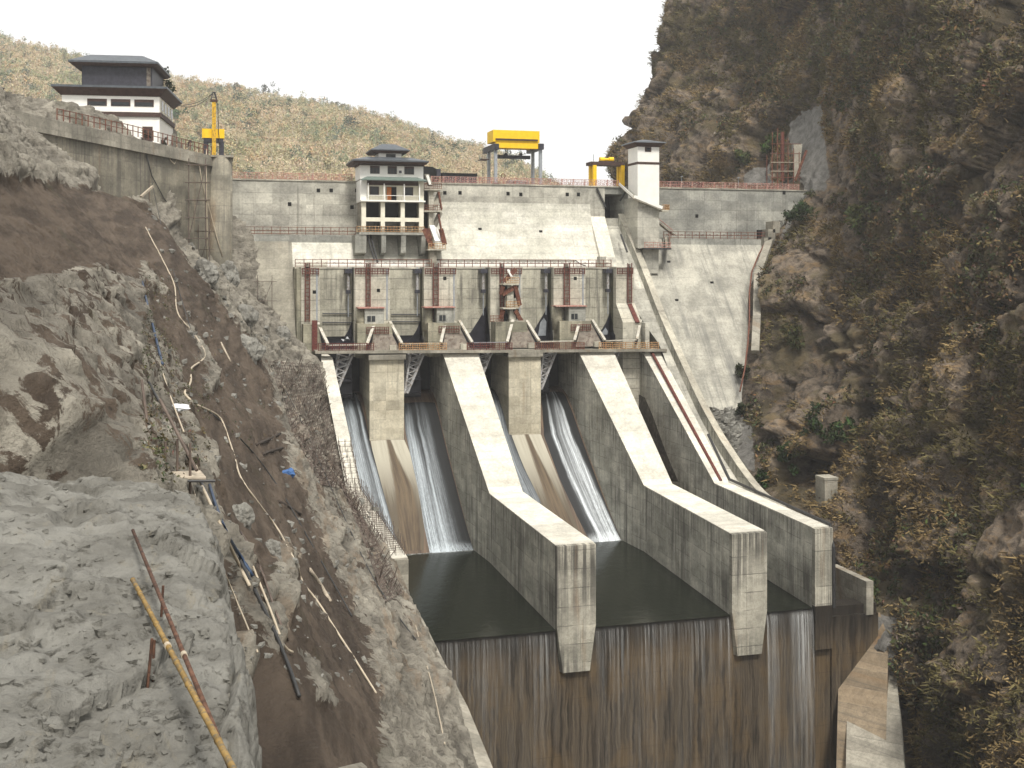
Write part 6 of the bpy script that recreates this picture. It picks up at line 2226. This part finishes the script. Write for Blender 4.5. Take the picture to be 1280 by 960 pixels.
# small concrete works low on the cliff
p = chit(1040, 618)
cb = thing('concrete_box', 'small weathered concrete box with a slot standing on the lower cliff', 'box', p)
s_ = p.length / F
yb = p.y - .8
x0, x1 = xs(1031, yb), xs(1047, yb)
MB().box(x0, x1, yb, yb + 3, at(1040, 640, yb).z, at(1040, 600, yb).z).build('body', M['old'], cb)
MB().box(x0 - .1, x1 + .1, yb - .1, yb + 3, at(1040, 600, yb).z, at(1040, 597, yb).z).build('lid', M['slab'], cb)
MB().box(xs(1039, yb), xs(1045, yb), yb - .05, yb + .1, at(1040, 636, yb).z, at(1040, 612, yb).z).build('slot', M['abut'], cb)
a, b = atZ(1038, 706, -46.6), atZ(1083, 727, -46.6)
m = MB()
dn_ = (b - a).normalized()
pn = Vector((dn_.y, -dn_.x, 0))
if pn.x < 0:
    pn = -pn
lw = thing('low_wall', 'low weathered concrete wall with rubble on top behind the right training wall', 'wall', a)
MB().hexa([a - Vector((0, 0, 5)), b - Vector((0, 0, 5.)), b + pn * 1.2 - Vector((0, 0, 5.)), a + pn * 1.2 - Vector((0, 0, 5)), a, b, b + pn * 1.2, a + pn * 1.2]).build('body', M['old'], lw)
# apron slabs at the lower right, lying on the foot of the cliff
def cslab(name, label, cat, px, mat, toward, nn):
    cx_, cy_ = sum(p[0] for p in px) / len(px), sum(p[1] for p in px) / len(px)
    n = Vector(nn).normalized()
    o = min((chit(a, b) for a, b in px + [(cx_, cy_)]), key=lambda p: p.length)
    o = ray(cx_, cy_) * (o.length - toward)
    c = []
    for a, b in px:
        d = ray(a, b)
        c.append(d * (o.dot(n) / d.dot(n)))
    k = len(c)
    m = MB()
    m.v = [tuple(p - n * 3) for p in c] + [tuple(p) for p in c]
    m.f = [tuple(range(k)), tuple(k + i for i in reversed(range(k)))] + [(i, (i + 1) % k + 0, k + (i + 1) % k, k + i) for i in range(k)]
    return one(name, label, cat, M[mat], m, bevel=.3)


cslab('rock_apron', 'tilted rust-stained concrete apron below the low wall', 'apron', [(1048, 960), (1104, 960), (1108, 800), (1098, 768), (1072, 763), (1052, 792)], 'ruststone', .3, (-.6, -.55, .55))
cslab('rock_apron', 'pale concrete slab at the lower right corner beside the river', 'apron', [(1060, 960), (1128, 960), (1118, 842), (1106, 815), (1096, 818), (1062, 868)], 'old', .7, (-.45, -.5, .75))

# ================================================================== FAR HILL
def far_mat():
    t = NT('hazed_hill_ground')
    t.pos()
    n = t.noise(t._p, .02, 6, .65)
    c = t.mix(t.ramp(n, .4, .6), (.3, .23, .14), (.2, .18, .1))  # ground tone raised so the hill's pale glare is in the colour
    t.col(c)
    t.rough(.95)
    return t.m


M['far'] = far_mat()
ridge = [(-420, 10), (-200, 20), (0, 52), (120, 82), (200, 98), (330, 121), (450, 144), (520, 166), (560, 184), (600, 191), (630, 200), (655, 211), (672, 222), (700, 240), (760, 262), (900, 290)]
nu, nv = 200, 90
upx = np.linspace(-420, 900, nu)
rpy = np.interp(upx, [r[0] for r in ridge], [r[1] for r in ridge])
P = np.zeros((nv, nu, 3))
DR = 1000.
for j in range(nv):
    t = j / (nv - 1)
    D = 430 + (DR - 430) * t
    for i in range(nu):
        w = at(upx[i], rpy[i], 1.0)
        # ridge point at depth DR
        th = TH + math.atan((upx[i] - 640) / F)
        dirv = np.array([math.sin(th), math.cos(th)])
        rr = D / math.cos(th - TH)
        zr2 = (H - rpy[i]) * DR / F
        z = -10 + (zr2 + 10) * (t ** .8) * (1 if t <= 1 else 1)
        P[j, i] = (dirv[0] * rr, dirv[1] * rr, z)
fl = P.reshape(-1, 3)
fl[:, 2] += fbm(fl * .008, 5, 301) * 9 * np.repeat(np.sin(np.pi * np.linspace(0, 1, nv)) ** .7, nu)
back = P[-1].copy()
back[:, 1] += 300
back[:, 2] -= 120
P = np.concatenate([P, back[None]], 0)
fh = grid_mesh('far_hill', P, M['far'], flip=False)
tag(fh, kind='structure')

# wood on the far hill
NTR = 13000
iu, jv = RNG.random(NTR) * (nu - 1), RNG.random(NTR) ** .8 * (nv - 1)
i0, j0 = iu.astype(int), jv.astype(int)
pt = P[j0, np.minimum(i0, nu - 1)] + (P[np.minimum(j0 + 1, nv - 1), i0] - P[j0, i0]) * (jv - j0)[:, None] + (P[j0, np.minimum(i0 + 1, nu - 1)] - P[j0, i0]) * (iu - i0)[:, None]
vx2, vy2 = proj(pt[:, 0], pt[:, 1], pt[:, 2])
keep = (vy2 < 262) & (vx2 < 720) & (vx2 > -40)
pt = pt[keep]
n = len(pt)
tone = fbm(pt * .012, 5, 311, .6) * 1.7 + RNG.normal(size=n) * .13 + .24
pal = np.array([(.13, .17, .115), (.19, .23, .13), (.28, .29, .16), (.38, .33, .19), (.46, .36, .23), (.41, .37, .23), (.5, .41, .29)])  # leaf colours lightened to carry the haze over the hill
pick = np.clip((tone * 3.2 + 3.4).astype(int), 0, 6)
cols = pal[pick]
rad = 2.0 + 2.6 * RNG.random(n) ** 1.5
cen = pt + np.array([0, 0, 1.0])[None] * (rad * 1.3)[:, None]
# three lobes per crown
lob = np.repeat(cen, 3, 0) + RNG.normal(size=(n * 3, 3)) * np.repeat(rad, 3)[:, None] * np.array([.5, .5, .45])
tri, tc = leaves(lob, np.repeat(rad, 3) * .62, 15, .62, np.repeat(cols, 3, 0) * (.88 + .24 * RNG.random((n * 3, 1))), jitter=.1, cn=.05)
bi = RNG.integers(0, n, 1500)
bt = fbm(pt[bi] * .02 + 9, 3, 321)
bi = bi[bt > -.1]
bc = np.array([(.12, .15, .11), (.17, .2, .12), (.42, .3, .17), (.36, .3, .16), (.25, .26, .15)])[RNG.integers(0, 5, len(bi))]
br_r = 3.2 + 2.6 * RNG.random(len(bi))
bl = np.repeat(pt[bi] + np.array([0, 0, 1.0])[None] * (br_r * 1.1)[:, None], 4, 0) + RNG.normal(size=(len(bi) * 4, 3)) * np.repeat(br_r, 4)[:, None] * np.array([.5, .5, .4])
t2, c2_ = leaves(bl, np.repeat(br_r, 4) * .55, 22, .7, np.repeat(bc, 4, 0) * (.9 + .2 * RNG.random((len(bi) * 4, 1))), jitter=.1, cn=.05)
tri, tc = np.concatenate([tri, t2]), np.concatenate([tc, c2_])
tk = RNG.random(n) < .35
tp_ = pt[tk]
w_ = .16
h_ = (rad[tk] * 2.4)
tq = np.stack([tp_ + np.array([-w_, 0, 0]), tp_ + np.array([w_, 0, 0]), tp_ + np.stack([np.full(len(tp_), w_ * .5), np.zeros(len(tp_)), h_], 1), tp_ + np.stack([np.full(len(tp_), -w_ * .5), np.zeros(len(tp_)), h_], 1)], 1)
tri = np.concatenate([tri, tq])
tc = np.concatenate([tc, np.tile(np.array([(.36, .31, .26)]), (len(tq), 1))])
o = soup('far_wood', tri, tc, M['leaf'])
tag(o, 'autumn wood covering the far hillside, haze paleness in its leaf colours', 'wood', kind='stuff')


def far_tree(label, px, py, D, r, col, seed, cat='tree', group='trees standing out on the far hill'):
    th = TH + math.atan((px - 640) / F)
    p = Vector((math.sin(th) * D, math.cos(th) * D, (H - py) * D * math.cos(th - TH) / F))
    t = thing('hill_tree', label, cat, p, group)
    rng = np.random.default_rng(seed)
    n = 7
    cen = np.array(p)[None] + np.array([0, 0, r * 1.4]) + rng.normal(size=(n, 3)) * r * np.array([.5, .5, .45])
    tri, tc = leaves(cen, np.full(n, r * .55), 40, .8, np.tile(np.array(col), (n, 1)) * (.7 + .6 * rng.random((n, 1))), rng=rng)
    soup('crown', tri, tc, M['leaf'], t)
    MB().tube([p - Vector((0, 0, 1)), p + Vector((0, 0, r * 1.4))], [.35, .2], 6).build('trunk', M['bark'], t)


for k, (px, py, D, r, c, lab) in enumerate([(302, 138, 850, 6.5, (.06, .085, .05), 'dark green round tree high on the far hill right of the drill rig'), (334, 146, 850, 6, (.075, .1, .055), 'grey-green tree high on the far hill near the middle'),
                                            (436, 168, 780, 7, (.06, .08, .055), 'blue-green round tree above the control house roof on the left'), (360, 142, 900, 5, (.09, .11, .06), 'small green tree on the upper far hill'),
                                            (317, 160, 780, 5, (.085, .12, .05), 'yellow-green tree on the middle of the far hill'), (560, 200, 800, 6, (.08, .1, .06), 'green tree behind the dark shed'),
                                            (540, 196, 820, 5.5, (.07, .09, .055), 'dark tree on the hill right of the lantern roof'), (332, 122, 990, 5, (.05, .06, .05), 'dark tree on the skyline right of the rig mast'),
                                            (418, 138, 995, 3.5, (.09, .085, .06), 'thin tree on the skyline, left of a pair'), (427, 140, 995, 3.0, (.09, .085, .06), 'thin tree on the skyline, right of a pair'),
                                            (296, 115, 990, 4, (.08, .08, .06), 'round tree on the skyline above the rig'), (640, 215, 800, 7, (.08, .095, .06), 'grey-green tree framed by the gantry crane legs'),
                                            (219, 155, 700, 5, (.06, .1, .045), 'green tree beside the right wall of the white house')]):
    far_tree(lab, px, py, D, r, c, 500 + k)
# dark tree behind the house at the top left
p = at(203, 106, 232)
t = thing('dark_tree', 'dark evergreen tree behind the roof of the white house', 'tree', (p.x - 2, 232, 22))
rng = np.random.default_rng(77)
cen = np.array((p.x + .2, 232, p.z + .2))[None] + rng.normal(size=(14, 3)) * np.array([.9, .8, .9])
tri, tc = leaves(cen, np.full(14, 1.1), 90, .28, np.tile(np.array([(.025, .035, .018)]), (14, 1)) * (.7 + .6 * rng.random((14, 1))), rng=rng)
soup('crown', tri, tc, M['leaf'], t)
MB().tube([(p.x - 2, 232, 20), (p.x + .1, 232, p.z + 1)], [.3, .15], 7).build('trunk', M['bark'], t)
for k, (px, py, r_) in enumerate(((180, 170, .9), (206, 178, .7))):
    q = at(px, py, 207 if k == 0 else 213)
    t = thing('shrub', 'dark potted shrub against the abutment railing, ' + ('left of the door' if k == 0 else 'below the house corner'), 'shrub', q)
    rng = np.random.default_rng(90 + k)
    cen = np.array(q)[None] + rng.normal(size=(6, 3)) * r_ * .5
    tri, tc = leaves(cen, np.full(6, r_ * .6), 50, .16, np.tile(np.array([(.03, .03, .022)]), (6, 1)), rng=rng)
    soup('foliage', tri, tc, M['leaf'], t)
    MB().tube([(q.x, q.y, q.z - 1.3), (q.x, q.y, q.z)], .08, 6).build('stem', M['bark'], t)

# ================================================================== air
hm = bpy.data.materials.new('valley_haze')
hm.use_nodes = True
hn = hm.node_tree
hn.nodes.remove(hn.nodes['Principled BSDF'])
pv_ = hn.nodes.new('ShaderNodeVolumePrincipled')
pv_.inputs['Color'].default_value = (.95, .95, .95, 1)
pv_.inputs['Density'].default_value = .00024
pv_.inputs['Anisotropy'].default_value = .2
hn.links.new(pv_.outputs[0], hn.nodes['Material Output'].inputs['Volume'])
tag(MB().box(-1510, 1510, -610, 1910, -93, 330).build('haze', hm), kind='stuff')

# ================================================================== light, sky, camera
w = bpy.data.worlds.new('World')
sc.world = w
w.use_nodes = True
nt = w.node_tree
bg = nt.nodes['Background']
sky = nt.nodes.new('ShaderNodeTexSky')
sky.sky_type = 'NISHITA'
sky.sun_disc = False
EL, AZ = R(56), R(176)        # sun direction: azimuth measured from +Y towards +X
sky.sun_elevation = EL
sky.sun_rotation = AZ
sky.air_density = 1.0
sky.dust_density = 6.0
sky.ozone_density = 1.0
# bright overcast: the clear sky mixed with a white cloud deck
tcn = nt.nodes.new('ShaderNodeTexCoord')
cn = nt.nodes.new('ShaderNodeTexNoise')
cn.inputs['Scale'].default_value = 1.6
cn.inputs['Detail'].default_value = 5
nt.links.new(tcn.outputs['Generated'], cn.inputs['Vector'])
mr = nt.nodes.new('ShaderNodeMapRange')
mr.inputs[3].default_value = .78
mr.inputs[4].default_value = 1.0
nt.links.new(cn.outputs['Fac'], mr.inputs[0])
mx = nt.nodes.new('ShaderNodeMix')
mx.data_type = 'RGBA'
nt.links.new(mr.outputs[0], mx.inputs[0])
nt.links.new(sky.outputs[0], mx.inputs[6])
mx.inputs[7].default_value = (6.9, 6.85, 6.7, 1)
nt.links.new(mx.outputs[2], bg.inputs[0])
bg.inputs[1].default_value = .13
sl = bpy.data.lights.new('sun', 'SUN')
sl.energy = 2.9
sl.angle = R(12)
sl.color = (1, .955, .885)
so = bpy.data.objects.new('sun', sl)
COL.objects.link(so)
sd_ = Vector((math.sin(AZ) * math.cos(EL), math.cos(AZ) * math.cos(EL), math.sin(EL)))
so.rotation_euler = sd_.to_track_quat('Z', 'Y').to_euler()
so.location = sd_ * 100

cam = bpy.data.cameras.new('camera')
cam.sensor_width = 36
cam.lens = F / 1280 * 36
cam.shift_y = -(480 - H) / 1280
cam.clip_start = .1
cam.clip_end = 8000
co = bpy.data.objects.new('camera', cam)
COL.objects.link(co)
co.location = (0, 0, 0)
co.rotation_euler = (R(90), 0, -TH)
sc.camera = co

sc.view_settings.view_transform = 'Standard'
sc.view_settings.look = 'None'
sc.view_settings.gamma = 1
sc.view_settings.exposure = .6
sc.view_settings.use_curve_mapping = False
sc.cycles.max_bounces = 6
sc.cycles.transparent_max_bounces = 12
sc.cycles.use_denoising = True
